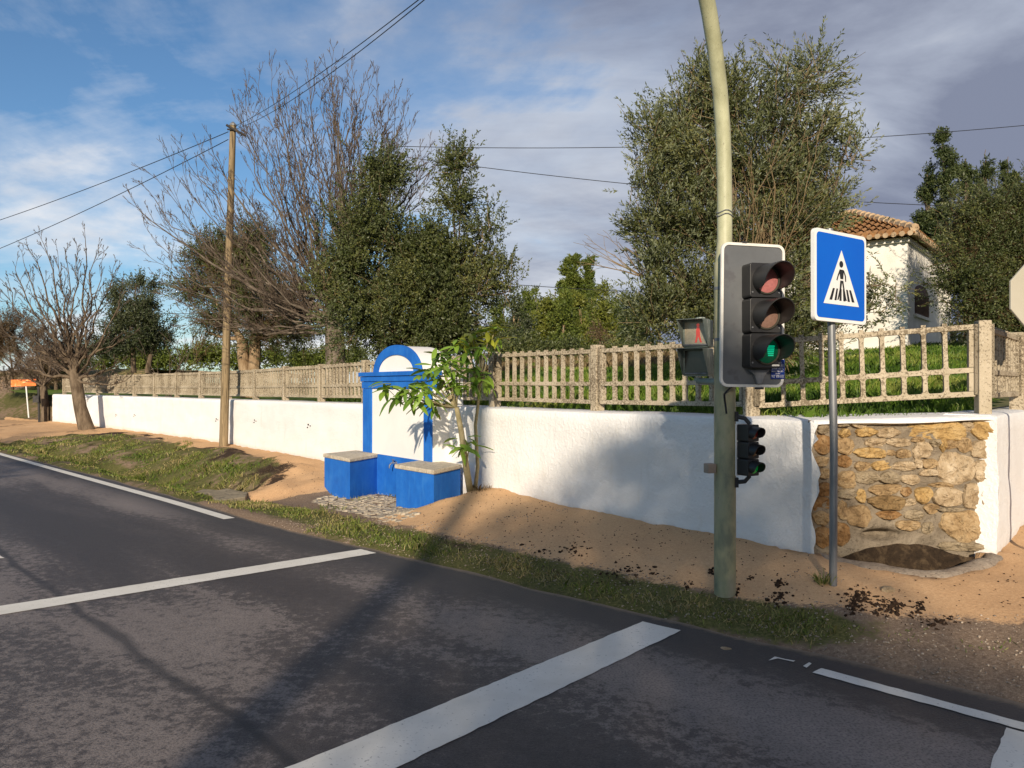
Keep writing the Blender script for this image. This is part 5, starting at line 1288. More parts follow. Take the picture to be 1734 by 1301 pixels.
def leafy_tree(name, label, cat, base, Y, blobs, nsh, nper, shoot, lsize, lwid, leafmat, trunks, tr_r, mat_t, group=None, twigfrac=.0, twigmat=None, twiglen=.5, **kw):
    root = thing(name, label, cat, tuple(base), group)
    o, bs, dr = foliage('crown', blobs, Y, nsh, nper, shoot, lsize, lwid, leafmat, root, **kw)
    tb = MB()
    for (a, b) in trunks: limb(tb, a, b, tr_r, tr_r * .8, .02, 4, 9, .03)
    lb_from = [t[1] for t in trunks]
    tb.build('trunk', mat_t, root, smooth=True)
    lb = MB()
    for b in blobs:
        c = P(b[0], b[1], Y + (b[5] if len(b) > 5 else 0)); f = min(lb_from, key=lambda q: np.linalg.norm(np.array(q) - c)); limb(lb, f, c + np.array((0, 0, b[3] / F * Y * .5)), tr_r * .45, .012, .06, 6, 6, .10)
    if twigfrac:
        tw = Twigs(); k = rng.choice(len(bs), int(len(bs) * twigfrac))
        for i in k:
            d = dr[i]; p = bs[i] - d * twiglen * .7; q = p + d * twiglen * rng.uniform(.6, 1.5) + rng.normal(size=3) * .05; mid = (p + q) / 2 + rng.normal(size=3) * .03
            tw.seg(p, mid, .007, .005); tw.seg(mid, q, .005, .003)
        V, Fc = tw.mesh(); np_mesh('twigs', V, Fc, twigmat or MAT['twig'], root, smooth=True)
    lb.build('limbs', mat_t, root, smooth=True)
    return root

# ---- big bare tree behind the wall
Yb = 17.6; bz = gdz(-4.1, Yb); tb0 = P(572, 606, Yb); tb0[2] = bz - .1
j1 = P(570, 520, Yb); j2 = P(590, 380, Yb); j0 = P(566, 560, Yb)
lims = []
tips = [(228, 352), (242, 322), (262, 300), (285, 280), (310, 262), (335, 252), (362, 262), (396, 165), (408, 140), (430, 118), (452, 108), (478, 140), (500, 128), (522, 112), (545, 100), (560, 86), (580, 118), (602, 112), (622, 135), (645, 130), (668, 150), (682, 180), (692, 215), (715, 250), (738, 262), (750, 300), (245, 400), (255, 440), (266, 480), (292, 515), (330, 545), (380, 560), (420, 330), (470, 250), (520, 200), (380, 380), (340, 420), (600, 220), (650, 250), (450, 480), (400, 460), (500, 420), (470, 520)]
tips += [(px + rng.uniform(-22, 26), py + rng.uniform(10, 60)) for px, py in tips[6:24]]
tips = [(570 + (px - 570) * .92, 520 + (py - 520) * .87) for px, py in tips]
for k_, (px, py) in enumerate(tips):
    low = py > 340 and px < 420; mid_ = px < 360
    a = j0 * (1 - (t_ := rng.uniform(0, .7))) + j1 * t_ if low or mid_ else (j1 * (1 - (t_ := rng.uniform(0, .8))) + j2 * t_ if px > 520 else j0 * (1 - (t_ := rng.uniform(.4, 1))) + j1 * t_)
    lims.append((a, P(px, py, Yb + rng.uniform(-1.3, 1.3)), rng.uniform(.036, .062) * (1.5 if k_ % 6 == 0 else 1), rng.uniform(.03, .13), rng.uniform(.7, 1.0)))
bare_tree('bare_tree', 'large leafless tree spreading wide limbs behind the left fence', tb0, lims, [tb0, j0, j1, j2], [.26, .22, .19, .10], MAT['trunkgrey'], MAT['twig'], None, 2, 2, .40, 1.0, .30, .0046)

# ---- small bare tree in front of the wall, far left
Ys = 26.0; t5 = P(148, 726, Ys); t5[2] = gz(t5[0], t5[1]) - .1; k5 = P(128, 640, Ys)
lims = []
for k_, (px, py) in enumerate([(3, 475), (14, 505), (28, 465), (42, 452), (60, 438), (78, 425), (98, 445), (112, 436), (128, 440), (145, 418), (160, 440), (172, 455), (190, 470), (204, 500), (6, 560), (14, 598), (208, 575), (196, 618), (55, 606), (30, 540), (70, 520), (110, 500), (150, 500), (218, 640), (90, 570)]):
    a = k5 if k_ % 2 else P(122 + rng.uniform(-2, 4), 612, Ys)
    lims.append((a, P(px, py, Ys + rng.uniform(-1.3, 1.3)), rng.uniform(.06, .11), rng.uniform(.03, .12), rng.uniform(.6, .9) if px < 195 else .4))
bare_tree('bare_tree', 'small leafless tree with a leaning trunk in front of the wall end', t5, lims, [t5, P(136, 690, Ys), k5, P(122, 600, Ys)], [.26, .20, .19, .09], MAT['trunkbrown'], MAT['twig'], None, 2, 2, .45, .8, .28, .0075)
# sprouting shrub behind far fence
Yq = 24; sroot = P(295, 670, Yq)
shr = thing('bare_shrub', 'thin leafless shrub stems leaning through the far fence', 'shrub', tuple(sroot)); tw = Twigs()
for (px, py) in ((262, 590), (283, 560), (300, 590), (315, 570), (325, 540), (318, 620), (250, 630), (335, 600)):
    a = sroot + np.array((rng.uniform(-.3, .3), rng.uniform(-.2, .2), -.2)); b = P(px, py, Yq); d = b - a; L = np.linalg.norm(d); grow(tw, a, d / L, L, .022, 1, .02, 2, .5, .3, .006)
V, Fc = tw.mesh(); np_mesh('stems', V, Fc, MAT['twig'], shr, smooth=True)

# ---- evergreen thicket right of the bare tree
Y2 = 16.0; b2_ = P(700, 600, Y2); b2_[2] = gdz(b2_[0], Y2) - .1
bl = [(648, 300, 20, 34, 1.6), (645, 360, 38, 42, 1.1), (773, 285, 13, 28, 3.2), (778, 345, 20, 36, 1.5), (610, 400, 45, 50), (590, 440, 40, 50), (685, 420, 56, 44, 1.0), (735, 405, 46, 44, .9), (760, 440, 50, 44, .9), (822, 395, 24, 22), (838, 440, 20, 30), (858, 482, 22, 14), (620, 490, 70, 60, 1.2), (720, 490, 80, 60, 1.3), (800, 490, 60, 55, 1.2), (600, 550, 40, 50), (660, 555, 70, 50, 1.4), (750, 560, 80, 50, 1.4), (820, 560, 36, 45), (560, 500, 22, 60, .6), (865, 500, 22, 16, .5)]
tr_ = [(b2_ + (dx, 0, 0), P(px, py, Y2)) for dx, px, py in ((-.5, 640, 500), (0, 700, 500), (.5, 770, 500), (.2, 740, 520))]
leafy_tree('evergreen_tree', 'dense dark green multi-stemmed tree between bare tree and poplars', 'tree', b2_, Y2, bl, 12000, 15, .30, .068, .029, MAT['bushleaf'], tr_, .09, MAT['trunkbrown'], twigfrac=.10, twigmat=MAT['twigtan'], surf=.75, depth=1.1, clump=.0155)
# ---- olive behind the wooden pole
Y3 = 22.5; b3 = P(425, 616, Y3); b3[2] = gdz(b3[0], Y3) - .2
bl = [(425, 420, 30, 35), (360, 440, 50, 35), (400, 470, 60, 45), (340, 490, 40, 45), (450, 470, 30, 40), (430, 520, 60, 40), (370, 540, 55, 35, .9), (480, 530, 40, 40), (345, 570, 25, 20, .7), (510, 560, 30, 30), (450, 560, 50, 25)]
leafy_tree('olive_tree', 'dusty olive tree with pale split trunk behind the wooden pole', 'tree', b3, Y3, bl, 5200, 13, .38, .080, .028, MAT['bushleaf'], [(b3 + (-.1, 0, 0), P(410, 575, Y3)), (b3 + (.1, 0, 0), P(432, 570, Y3))], .20, MAT['stump'], twigfrac=.9, twigmat=MAT['bushbrown'], twiglen=.7, depth=1.0)
# ---- dark tree far left
Y4 = 33; b4 = P(238, 620, Y4)
bl = [(230, 490, 26, 22), (205, 520, 34, 26), (250, 520, 34, 30), (200, 560, 34, 30), (262, 560, 36, 28), (230, 555, 40, 40), (215, 595, 40, 18), (270, 590, 28, 20), (180, 590, 18, 20)]
leafy_tree('evergreen_tree', 'dark rounded evergreen beyond the far end of the fence', 'tree', b4, Y4, bl, 3600, 12, .45, .11, .042, MAT['darkleaf'], [(b4 + (-.3, 0, -.3), P(225, 585, Y4)), (b4 + (.3, 0, -.3), P(258, 585, Y4))], .12, MAT['trunkbrown'], twigfrac=.3, depth=1.0)
# brown scrub at the left edge
Y6 = 37.5
for (nm, lab, cx, bl, sd_) in (('scrub_bush', 'brown leafless scrub thicket at the left edge of the hillside', 20, [(15, 570, 50, 35), (-20, 600, 50, 50), (45, 600, 50, 36), (70, 625, 40, 24), (10, 635, 50, 20)], 0), ('scrub_bush', 'dark tangled scrub between the leaning tree and orange board', 95, [(95, 600, 40, 30), (120, 620, 40, 24), (80, 640, 30, 14), (140, 600, 26, 22)], 1)):
    b6 = P(cx, 655, Y6 + sd_ * 1.5); leafy_tree(nm, lab, 'shrub', b6, Y6 + sd_ * 1.5, bl, 1500, 10, .5, .10, .035, MAT['brownleaf'] if sd_ == 0 else MAT['darkleaf'], [(b6 + (0, 0, -.3), P(cx, 630, Y6 + sd_ * 1.5))], .10, MAT['trunkbrown'], twigfrac=1.0, twigmat=MAT['bushbrown'], twiglen=1.0, depth=1.0)
# second trunk near orange sign
b7 = P(76, 714, 31.5); b7[2] = -.05
lims = [(P(73, 655, 31.5), P(px, py, 31.5 + dy), .07, .03, 1.0) for px, py, dy in ((50, 600, .4), (95, 590, -.3), (70, 560, .2), (110, 620, .5), (40, 630, -.4))]
bare_tree('bare_tree', 'dark short trunked leafless tree beside the orange board', b7, lims, [b7, P(78, 690, 31.5), P(73, 655, 31.5)], [.20, .16, .13], MAT['trunkbrown'], MAT['twig'], None, 1, 2, .6, .9, .2, .010)
# orange board sign
b8 = P(49, 696, 33.5)
og = thing('direction_sign', 'small weathered orange board on a thin white post', 'road sign', tuple(b8))
m = MB(); m.tube([b8 + (0, 0, -.3), P(44, 652, 33.5)], .03, 8); m.build('post', MAT['signwhite'], og)
m = MB(); c = P(40, 648.5, 33.45); m.box(c, (.52, .05, .02), (0, .015, 0), (0, 0, .15)); m.build('board', MAT['orange'], og, bevel=.01)
b9 = P(67, 712, 31.0); b9[2] = 0
pz_ = thing('marker_post', 'thin dark post with small box beside the short trunk', 'post', tuple(b9)); m = MB(); m.tube([b9 + (0, 0, -.2), P(65, 655, 31.0)], .045, 8); m.build('post', MAT['darkmetal'], pz_); m = MB(); m.box(P(62, 676, 30.95), (.12, 0, 0), (0, .06, 0), (0, 0, .14)); m.build('box', MAT['darkmetal'], pz_)

# ---- big olive right of centre
Y7 = 11.6; b70 = P(1260, 640, Y7); b70[2] = gdz(b70[0], Y7) - .1
bl = [(1214, 112, 10, 22, .9), (1198, 150, 28, 36), (1243, 138, 20, 30, .8), (1170, 190, 45, 50), (1235, 190, 45, 50), (1290, 150, 28, 36, .7), (1335, 125, 32, 30), (1376, 112, 26, 24), (1350, 160, 50, 40), (1310, 210, 50, 45), (1120, 250, 45, 55), (1100, 310, 34, 50), (1180, 290, 60, 60), (1260, 290, 60, 60), (1370, 240, 45, 45), (1405, 290, 55, 45), (1440, 250, 28, 40, .8), (1440, 315, 26, 22, .6), (1330, 320, 70, 60), (1120, 390, 60, 50), (1050, 380, 34, 22, .6), (1195, 390, 80, 60), (1290, 400, 80, 60), (1355, 380, 50, 60), (1395, 350, 30, 40, .7), (1110, 470, 50, 50), (1180, 490, 80, 60, 1.1), (1280, 500, 90, 60, 1.2), (1345, 470, 50, 60), (1110, 540, 50, 40), (1200, 560, 90, 40, 1.1), (1320, 570, 80, 40, 1.1), (1380, 550, 45, 35), (1440, 450, 20, 30, .35), (1490, 490, 22, 14, .25), (1480, 530, 24, 12, .3), (1440, 560, 36, 22, .6), (1060, 430, 26, 20, .5)]
tr_ = [(b70 + (dx, 0, 0), P(px, py, Y7 + dy)) for dx, px, py, dy in ((-.4, 1160, 470, .2), (-.1, 1230, 430, -.2), (.2, 1290, 440, .1), (.4, 1360, 470, 0))]
big = leafy_tree('olive_tree', 'tall wild olive tree rising behind the traffic light', 'tree', b70, Y7, bl, 11000, 16, .30, .076, .0205, MAT['olive'], tr_, .08, MAT['trunkbrown'], twigfrac=.14, twigmat=MAT['twigtan'], surf=.75, depth=1.15, up_bias=.75, spread=.55, clump=.021)
tw = Twigs()
for i in range(30):
    a = P(1275 + rng.uniform(-30, 30), 500, Y7 - .1 + rng.uniform(-.4, .4)); b = P(1275 + rng.uniform(-100, 110), rng.uniform(200, 380), Y7 - .7 + rng.uniform(-.4, .4)); d = b - a; L = np.linalg.norm(d); grow(tw, a, d / L, L, .014, 1, .0, 1, .45, .3, .0035, .35)
for i in range(9):
    a = P(1090, 470, Y7); b = P(rng.uniform(985, 1060), rng.uniform(350, 440), Y7 + rng.uniform(-.4, .4)); d = b - a; L = np.linalg.norm(d); grow(tw, a, d / L, L, .012, 1, .05, 2, .5, .25, .003, .4)
V, Fc = tw.mesh(); np_mesh('dry_stems', V, Fc, MAT['twigtan'], big, smooth=True, kind='stuff')

# ---- olive before the house at the right, conifers above
Y8 = 18.3; b8_ = P(1690, 600, Y8); b8_[2] = gdz(b8_[0], Y8) - .1
bl = [(1630, 370, 30, 32), (1605, 400, 20, 26, .6), (1685, 355, 44, 34), (1740, 365, 55, 46), (1650, 420, 50, 46), (1720, 440, 80, 60), (1630, 470, 40, 40), (1680, 510, 60, 50), (1740, 540, 60, 50), (1650, 545, 40, 30), (1800, 420, 70, 80)]
leafy_tree('olive_tree', 'spreading olive tree hiding the right side of the white house', 'tree', b8_, Y8, bl, 10500, 14, .36, .072, .024, MAT['bushleaf'], [(b8_, P(1690, 480, Y8)), (b8_ + (.3, 0, 0), P(1740, 480, Y8))], .10, MAT['trunkbrown'], twigfrac=.4, twigmat=MAT['bushbrown'], depth=1.0, surf=.6)
for i, (cx, top, wd_, lab) in enumerate(((1600, 236, 20, 'slim pointed dark conifer rising left above the roof'), (1570, 290, 20, 'short dark conifer beside the slim pointed one'), (1638, 270, 18, 'pale tipped conifer between the pointed and broad ones'), (1668, 254, 28, 'broad dark conifer above the right olive'), (1706, 266, 26, 'rounded conifer nearest the right edge'), (1745, 285, 26, 'conifer cut off by the right edge'))):
    Yc = 34 + i * .8; bb = P(cx, 560, Yc); bl = []
    nb = 9
    for k in range(nb):
        t = k / (nb - 1); bl.append((cx + rng.uniform(-4, 4), top + 12 + t * (420 - top), wd_ * (.22 + .78 * t ** .7) * rng.uniform(.85, 1.15), 26))
    leafy_tree('conifer', lab, 'tree', bb, Yc, bl, 1900, 12, .24, .13, .05, MAT['pineleaf'], [(bb, P(cx, 300, Yc))], .12, MAT['trunkbrown'], group='conifers behind the house', depth=1.0, up_bias=.3, clump=.0045)

# ---- distant trees between the evergreen and the olive
dist = [('poplar', 'leftmost tall poplar on the skyline', 963, 440, 12, 62, 'farleaf', 570), ('poplar', 'second tall poplar on the skyline with a pointed top', 974, 436, 7, 62.5, 'farleaf', 570), ('poplar', 'rightmost tall poplar on the skyline with sky showing through', 996, 437, 11, 62, 'farleaf', 570)]
for nm, lab, cx, top, wd_, Yd, mt, bot in dist:
    bl = [(cx + rng.uniform(-2, 2) + (-wd_ * .3 if k % 2 else wd_ * .3) * min(1, k / 2), top + 8 + (bot - top) * k / 9, wd_ * (.35 + .65 * math.sin(min(1, (k + .6) / 4) * math.pi / 2)), 11) for k in range(8)]
    bb = P(cx, 605, Yd); leafy_tree(nm, lab, 'tree', bb, Yd, bl, 1900, 9, .22, .16, .09, MAT[mt], [(bb, P(cx, 480, Yd))], .14, MAT['trunkgrey'], group='skyline poplars', depth=1.0, up_bias=.9, clump=.0036)
spec = [(872, 560, 505, 22, 'darkleaf', 'dark round tree beside the evergreen crown'), (893, 560, 498, 14, 'farleaf', 'narrow conical green tree left in the far grove'), (907, 560, 494, 9, 'pineleaf', 'thin dark spire tree in the far grove'), (925, 565, 505, 18, 'yellowleaf', 'yellowish rounded tree left of the poplars'), (940, 560, 490, 12, 'farleaf', 'small crown just left of the tall poplars'), (955, 575, 510, 26, 'farleaf', 'wide green crown under the leftmost poplar'), (985, 570, 506, 22, 'yellowleaf', 'golden green crown below the poplars'), (1006, 575, 498, 16, 'farleaf', 'mid green crown right below the rightmost poplar'), (1025, 560, 492, 16, 'yellowleaf', 'olive gold conifer right of the poplars'), (1042, 560, 488, 16, 'farleaf', 'green conifer meeting the big olive'), (1065, 565, 500, 22, 'pineleaf', 'dark conifer half hidden by the big olive'), (850, 560, 510, 16, 'farleaf', 'green tree peeping right of the evergreen')]
for i, (cx, bot, top, wd_, mt, lab) in enumerate(spec):
    Yd = 44 + (i * 7 % 5) * 2.2; bb = P(cx, 606, Yd)
    bl = [(cx + rng.uniform(-.35, .35) * wd_, top + 10 + (bot + 28 - top) * k / 6, wd_ * (.35 + .65 * (k / 6) ** .6), 15) for k in range(7)]
    leafy_tree('grove_tree', lab, 'tree', bb, Yd, bl, 950, 10, .42, .16, .08, MAT[mt], [(bb, P(cx, 560, Yd))], .12, MAT['stump'], group='trees of the distant grove', depth=1.0, up_bias=.6)
# far low wood along the horizon (one mass)
bl = [(x, 612 + 4 * math.sin(x * .05), 16, 12) for x in range(180, 620, 12)]
foliage('far_wood', bl, 70, 3600, 10, .9, .26, .13, MAT['farleaf'], None, depth=1.2, kind='stuff')
bl = [(x, 600 + 5 * math.sin(x * .09), 14, 10) for x in range(830, 1130, 10)]
foliage('undergrowth', bl, 40, 2200, 10, .6, .16, .07, MAT['bushleaf'], None, depth=1.2, kind='stuff')
bl = [(x, 588 + 6 * math.sin(x * .07), 26, 22) for x in range(1330, 1740, 26)]
foliage('undergrowth', bl, 26, 1400, 10, .5, .12, .05, MAT['darkleaf'], None, depth=1.0, kind='stuff')
bl = [(x, 556 + 10 * math.sin(x * .11), 15, 34) for x in range(862, 1085, 11)]
foliage('far_wood', bl, 55, 3800, 10, .30, .17, .085, MAT['farleaf'], None, depth=1.0, kind='stuff', tone_shift=-.12)
# shrub bits just behind fence, brown garden shrub at post 1015
b_ = P(1016, 584, 30.0); leafy_tree('garden_shrub', 'small rusty brown conical shrub seen above the fence', 'shrub', b_, 30.0, [(1016, 562, 5, 10), (1017, 575, 9, 9)], 140, 10, .25, .08, .03, MAT['brownleaf'], [(b_, P(1016, 565, 30))], .03, MAT['trunkbrown'], depth=1.0)
# ------------------------------------------------------------------ house
Yh = 20.5; corner = P(1537, 401, Yh); EZ = corner[2]; GZ = 2.55
hs = thing('white_house', 'whitewashed house with hipped clay tile roof behind the olive trees', 'house', (corner[0], corner[1], GZ))
e1 = np.array((-.80, .60)); e2 = np.array((.62, .785)); c2 = corner[:2]
A1 = c2 + e1 * 4.6; A2 = c2 + e2 * 7.0; A3 = A1 + e2 * 7.0
m = MB(); m.prism([(p[0], p[1], GZ - .4) for p in (c2, A2, A3, A1)], (0, 0, EZ - GZ + .4)); hw = m.build('wall', MAT['housewall'], hs)
apex_z = EZ + 1.55; cen = (c2 + A3) / 2
ovh = .32; cn = [q + (q - cen) / np.linalg.norm(q - cen) * ovh * 1.4 for q in (c2, A2, A3, A1)]
m = MB(); vs = [(q[0], q[1], EZ + .02) for q in cn] + [(q[0], q[1], EZ + .06) for q in cn] + [(cen[0], cen[1], apex_z)]
m.add(vs, [(0, 3, 2, 1), (0, 1, 5, 4), (1, 2, 6, 5), (2, 3, 7, 6), (3, 0, 4, 7), (4, 5, 8), (5, 6, 8), (6, 7, 8), (7, 4, 8)]); roof = m.build('roof', MAT['rooftile'], hs)
# tile rows on the two visible slopes (joined, they read as a corrugated surface)
m = MB()
for (qa, qb) in ((cn[0], cn[3]), (cn[0], cn[1])):
    L = np.linalg.norm(qb - qa); u = (qb - qa) / L; nrow = int(L / .20); mid = (qa + qb) / 2; inw = cen - mid; Lr = np.linalg.norm(inw); inw /= Lr
    for i in range(1, nrow):
        s = i / nrow; ln = 1 - abs(2 * s - 1)     # hip slope triangle
        a = qa + u * s * L; d3 = np.r_[inw * Lr, apex_z - EZ - .06]; nt_ = max(1, int(ln * Lr / .38))
        for k in range(nt_):
            p0 = np.r_[a, EZ + .075] + d3 * (k / nt_ * ln) * 1.0 + (0, 0, .03); p1 = np.r_[a, EZ + .075] + d3 * ((k + 1.02) / nt_ * ln)
            m.tube([p0, p1], [.085, .07], 6, cap=(k == 0))
m.build('roof_tiles', MAT['rooftile'], hs, kind='stuff')
m = MB()
for q in (cn[3], cn[1], cn[0]):
    a = np.r_[q, EZ + .12]; b = np.array((cen[0], cen[1], apex_z + .05)); nk = 13
    for k in range(nk): m.tube([a + (b - a) * k / nk + (0, 0, .03), a + (b - a) * (k + 1.05) / nk], [.12, .10], 8)
m.build('ridge_tiles', MAT['rooftilelight'], hs, kind='stuff')
for (qa, qb) in ((cn[0], cn[3]), (cn[0], cn[1])):
    L = np.linalg.norm(qb - qa); u = (qb - qa) / L; nn = np.array((u[1], -u[0])); nn = nn if nn.dot(cen - qa) < 0 else -nn
    for i in range(int(L / .2)):
        if i > 22: break
        a = qa + u * (i + .5) * .2; m = MB(); m.tube([np.r_[a + nn * .06, EZ + .02], np.r_[a - nn * .25, EZ + .10]], [.07, .065], 8); m.build('eave_tile', MAT['rooftilelight'], hs, smooth=False)
m = MB(); m.prism([np.r_[q, EZ - .14] for q in (c2 + (c2 - cen) / np.linalg.norm(c2 - cen) * .12, A2 + e2 * .08 - e1 * .08, A3, A1 + e1 * .08 - e2 * .08)], (0, 0, .12)); m.build('cornice', MAT['housewall'], hs)
# window with shutters on the right hand face
n2 = np.array((e2[1], -e2[0]));
def wp(s, z, o=0.0): q = c2 + e2 * s + n2 * o; return np.array((q[0], q[1], z))
def face_s(px):
    r = (px - CX) / F; return (r * c2[1] - c2[0]) / (e2[0] - r * e2[1])
sw0, sw1 = face_s(1549), face_s(1572); zw1 = CH + (655 - 478) / F * 21.2; zw0 = CH + (655 - 531) / F * 21.2
m = MB(); ns = 10; ctr = (sw0 + sw1) / 2; hw_ = (sw1 - sw0) / 2
out = [wp(sw0, zw0, .015), wp(sw1, zw0, .015)] + [wp(ctr + hw_ * math.cos(t), zw1 - .22 + .22 * math.sin(t), .015) for t in np.linspace(0, math.pi, 9)]
m.prism(out, np.r_[-n2 * .01, 0]); wf = m.build('window', MAT['shutter'], hs)
m = MB()
for k in range(12): z = zw0 + .05 + k * (zw1 - zw0 - .3) / 12; m.prism([wp(sw0 + .03, z, .02), wp(ctr - .02, z, .02), wp(ctr - .02, z + .035, .035), wp(sw0 + .03, z + .035, .035)], np.r_[n2 * .004, 0]); m.prism([wp(ctr + .02, z, .02), wp(sw1 - .03, z, .02), wp(sw1 - .03, z + .035, .035), wp(ctr + .02, z + .035, .035)], np.r_[n2 * .004, 0])
m.build('louvres', MAT['shutter'], wf)
m = MB(); m.prism([wp(sw0 - .1, zw0 - .09, 0), wp(sw1 + .1, zw0 - .09, 0), wp(sw1 + .1, zw0 - .01, 0), wp(sw0 - .1, zw0 - .01, 0)], np.r_[n2 * .07, 0]); m.build('sill', MAT['housewall'], wf)
# white cross finial
cr = P(1521, 390, 24.5); fx_ = thing('cross_finial', 'small white cross standing above the house roof', 'cross', tuple(cr - (0, 0, 1.0)))
m = MB(); m.box(cr + (0, 0, -.40), (.035, 0, 0), (0, .035, 0), (0, 0, .62)); m.box(cr + (0, 0, .03), (.115, 0, 0), (0, .03, 0), (0, 0, .03)); m.box(cr + (0, 0, -.36), (.09, 0, 0), (0, .09, 0), (0, 0, .04)); m.build('cross', MAT['signwhite'], fx_)
m = MB(); m.aabox(cr[0] - 1.5, cr[0] + 1.5, cr[1] - .3, cr[1] + 2, 2, cr[2] - .98); m.build('base_block', MAT['housewall'], fx_)

# ------------------------------------------------------------------ leafy plant by the fountain
b10 = P(797, 832, 9.75); b10[2] = gz(b10[0], b10[1]) - .03
pl = thing('leafy_shrub', 'fresh green broad-leaved shrub growing against the wall beside the fountain', 'shrub', tuple(b10))
m = MB()
pa = [b10, P(789, 790, 9.7), P(781, 730, 9.65), P(773, 690, 9.6)]; m.tube(pa, [.045, .042, .036, .030], 9); m.build('stem', MAT['plantstem'], pl, smooth=True)
m = MB(); pb_ = [b10 + (.05, .02, 0), P(809, 790, 9.8), P(805, 720, 9.8), P(809, 690, 9.8), P(812, 650, 9.75), P(815, 600, 9.7)]; m.tube(pb_, [.026, .024, .022, .020, .018, .010], 8); m.build('stem', MAT['plantstem'], pl, smooth=True)
fork = pa[3]; forkb = pb_[4]
cl = []
brs = [(fork, (735, 682), 9.4), (fork, (700, 678), 9.25), (fork, (670, 668), 9.3), (fork, (655, 652), 9.3), (fork, (720, 655), 9.3), (fork, (745, 640), 9.5), (fork, (705, 645), 9.45), (fork, (725, 628), 9.5), (fork, (760, 610), 9.6), (fork, (770, 630), 9.5), (fork, (745, 600), 9.65), (fork, (785, 600), 9.7), (fork, (775, 580), 9.7), (fork, (765, 655), 9.4), (fork, (690, 660), 9.2), (fork, (715, 668), 9.1), (fork, (752, 622), 9.35), (fork, (738, 615), 9.55),
       (forkb, (800, 570), 9.65), (forkb, (825, 562), 9.65), (forkb, (838, 556), 9.7), (forkb, (790, 578), 9.7), (forkb, (812, 590), 9.6), (forkb, (835, 575), 9.7), (forkb, (820, 640), 9.6), (forkb, (800, 625), 9.6), (forkb, (795, 650), 9.55), (pa[1], (785, 745), 9.6), (pa[1], (778, 760), 9.55), (pa[1], (795, 752), 9.6)]
m = MB()
for (a, pxy, Yq_) in brs:
    e = P(pxy[0], pxy[1], Yq_); limb(m, a, e, .014, .006, .05, 5, 6, .06); cl.append(e)
m.build('branches', MAT['plantstem'], pl, smooth=True)
# three leaf meshes: lance-shaped, curled down, with a folded midrib
def leaf_mesh(sd):
    rr = random.Random(sd); n_ = 6; L = .20; Wd = .033; vs = []; curl = rr.uniform(.25, .6)
    for i in range(n_ + 1):
        t = i / n_; w_ = Wd * math.sin(math.pi * min(.98, t * .92 + .06)) ** .8; x = L * t; z = -curl * L * t * t
        vs += [(x, -w_, z - .006), (x, 0, z + .002), (x, w_, z - .006)]
    fs = [f for i in range(n_) for f in ((i * 3, i * 3 + 1, i * 3 + 4, i * 3 + 3), (i * 3 + 1, i * 3 + 2, i * 3 + 5, i * 3 + 4))]
    return vs, fs
LM = []
for k, mt in enumerate(('pl1', 'pl2', 'pl3', 'pl1')):
    vs, fs = leaf_mesh(k); me = bpy.data.meshes.new('leaf'); me.from_pydata(vs, [], fs); me.materials.append(MAT[mt]); me.polygons.foreach_set('use_smooth', np.ones(len(fs), bool)); LM.append(me)
nl = 0
for ci, e in enumerate(cl):
    nlv = 10 if ci < 27 else 6
    for k in range(nlv):
        az = 2 * math.pi * (k / nlv) + rng.uniform(-.3, .3); el_ = rng.uniform(-.7, .5); s_ = rng.uniform(.75, 1.2)
        yel = ci in (18, 19, 20, 23, 21); me = LM[1] if (yel and rng.random() < .75) else LM[int(rng.choice([0, 2, 3, 1], p=[.42, .28, .26, .04]))]
        o = bpy.data.objects.new('leaf', me); link(o, pl)
        off = rng.normal(size=3) * .035; o.location = Vector(e - b10 + off); o.rotation_euler = (rng.uniform(-.5, .5), -el_, az); o.scale = (s_, s_, s_); nl += 1
# dry grass tuft at its foot
def tuft(name, label, c, n_, h, spread_, mat, group=None):
    a = rng.uniform(0, 2 * math.pi, n_); r = rng.uniform(0, spread_, n_); base = np.stack([c[0] + r * np.cos(a), c[1] + r * np.sin(a), np.full(n_, c[2])], 1)
    d = np.stack([np.cos(a) * .5, np.sin(a) * .5, np.ones(n_)], 1) + rng.normal(size=(n_, 3)) * .25; d /= np.linalg.norm(d, axis=1, keepdims=True)
    V, Fc = blades(base, d, h * rng.uniform(.5, 1.2, n_), .006); return tag(np_mesh(name, V, Fc, mat, None, attrs={'tone': np.repeat(rng.uniform(0, 1, n_), 5)}, origin=np.array(c)), label, 'grass', group)
def blades(base, d, h, wd_):
    n_ = len(base); s = np.cross(d, rng.normal(size=(n_, 3))); s /= np.linalg.norm(s, axis=1, keepdims=True) + 1e-9
    h = np.asarray(h).reshape(-1, 1); wv = np.asarray(wd_).reshape(-1, 1) * np.ones((n_, 1))
    bend = rng.normal(size=(n_, 3)) * .22; bend[:, 2] = -abs(bend[:, 2])
    mid = base + d * h * .55; tip = base + d * h + bend * h
    V = np.stack([base - s * wv * .5, base + s * wv * .5, mid + s * wv * .4, tip, mid - s * wv * .4], 1).reshape(-1, 3)
    return V, np.arange(n_ * 5).reshape(n_, 5)
tuft('grass_tuft', 'dry grass tuft at the foot of the leafy shrub', (b10[0] + .12, b10[1] - .02, b10[2] + .02), 160, .14, .16, MAT['drygrass'])
tuft('grass_tuft', 'small green tuft at the base of the crossing sign pole', (SP0[0] - .06, SP0[1] + .02, zs), 60, .12, .06, MAT['vergegrass'])

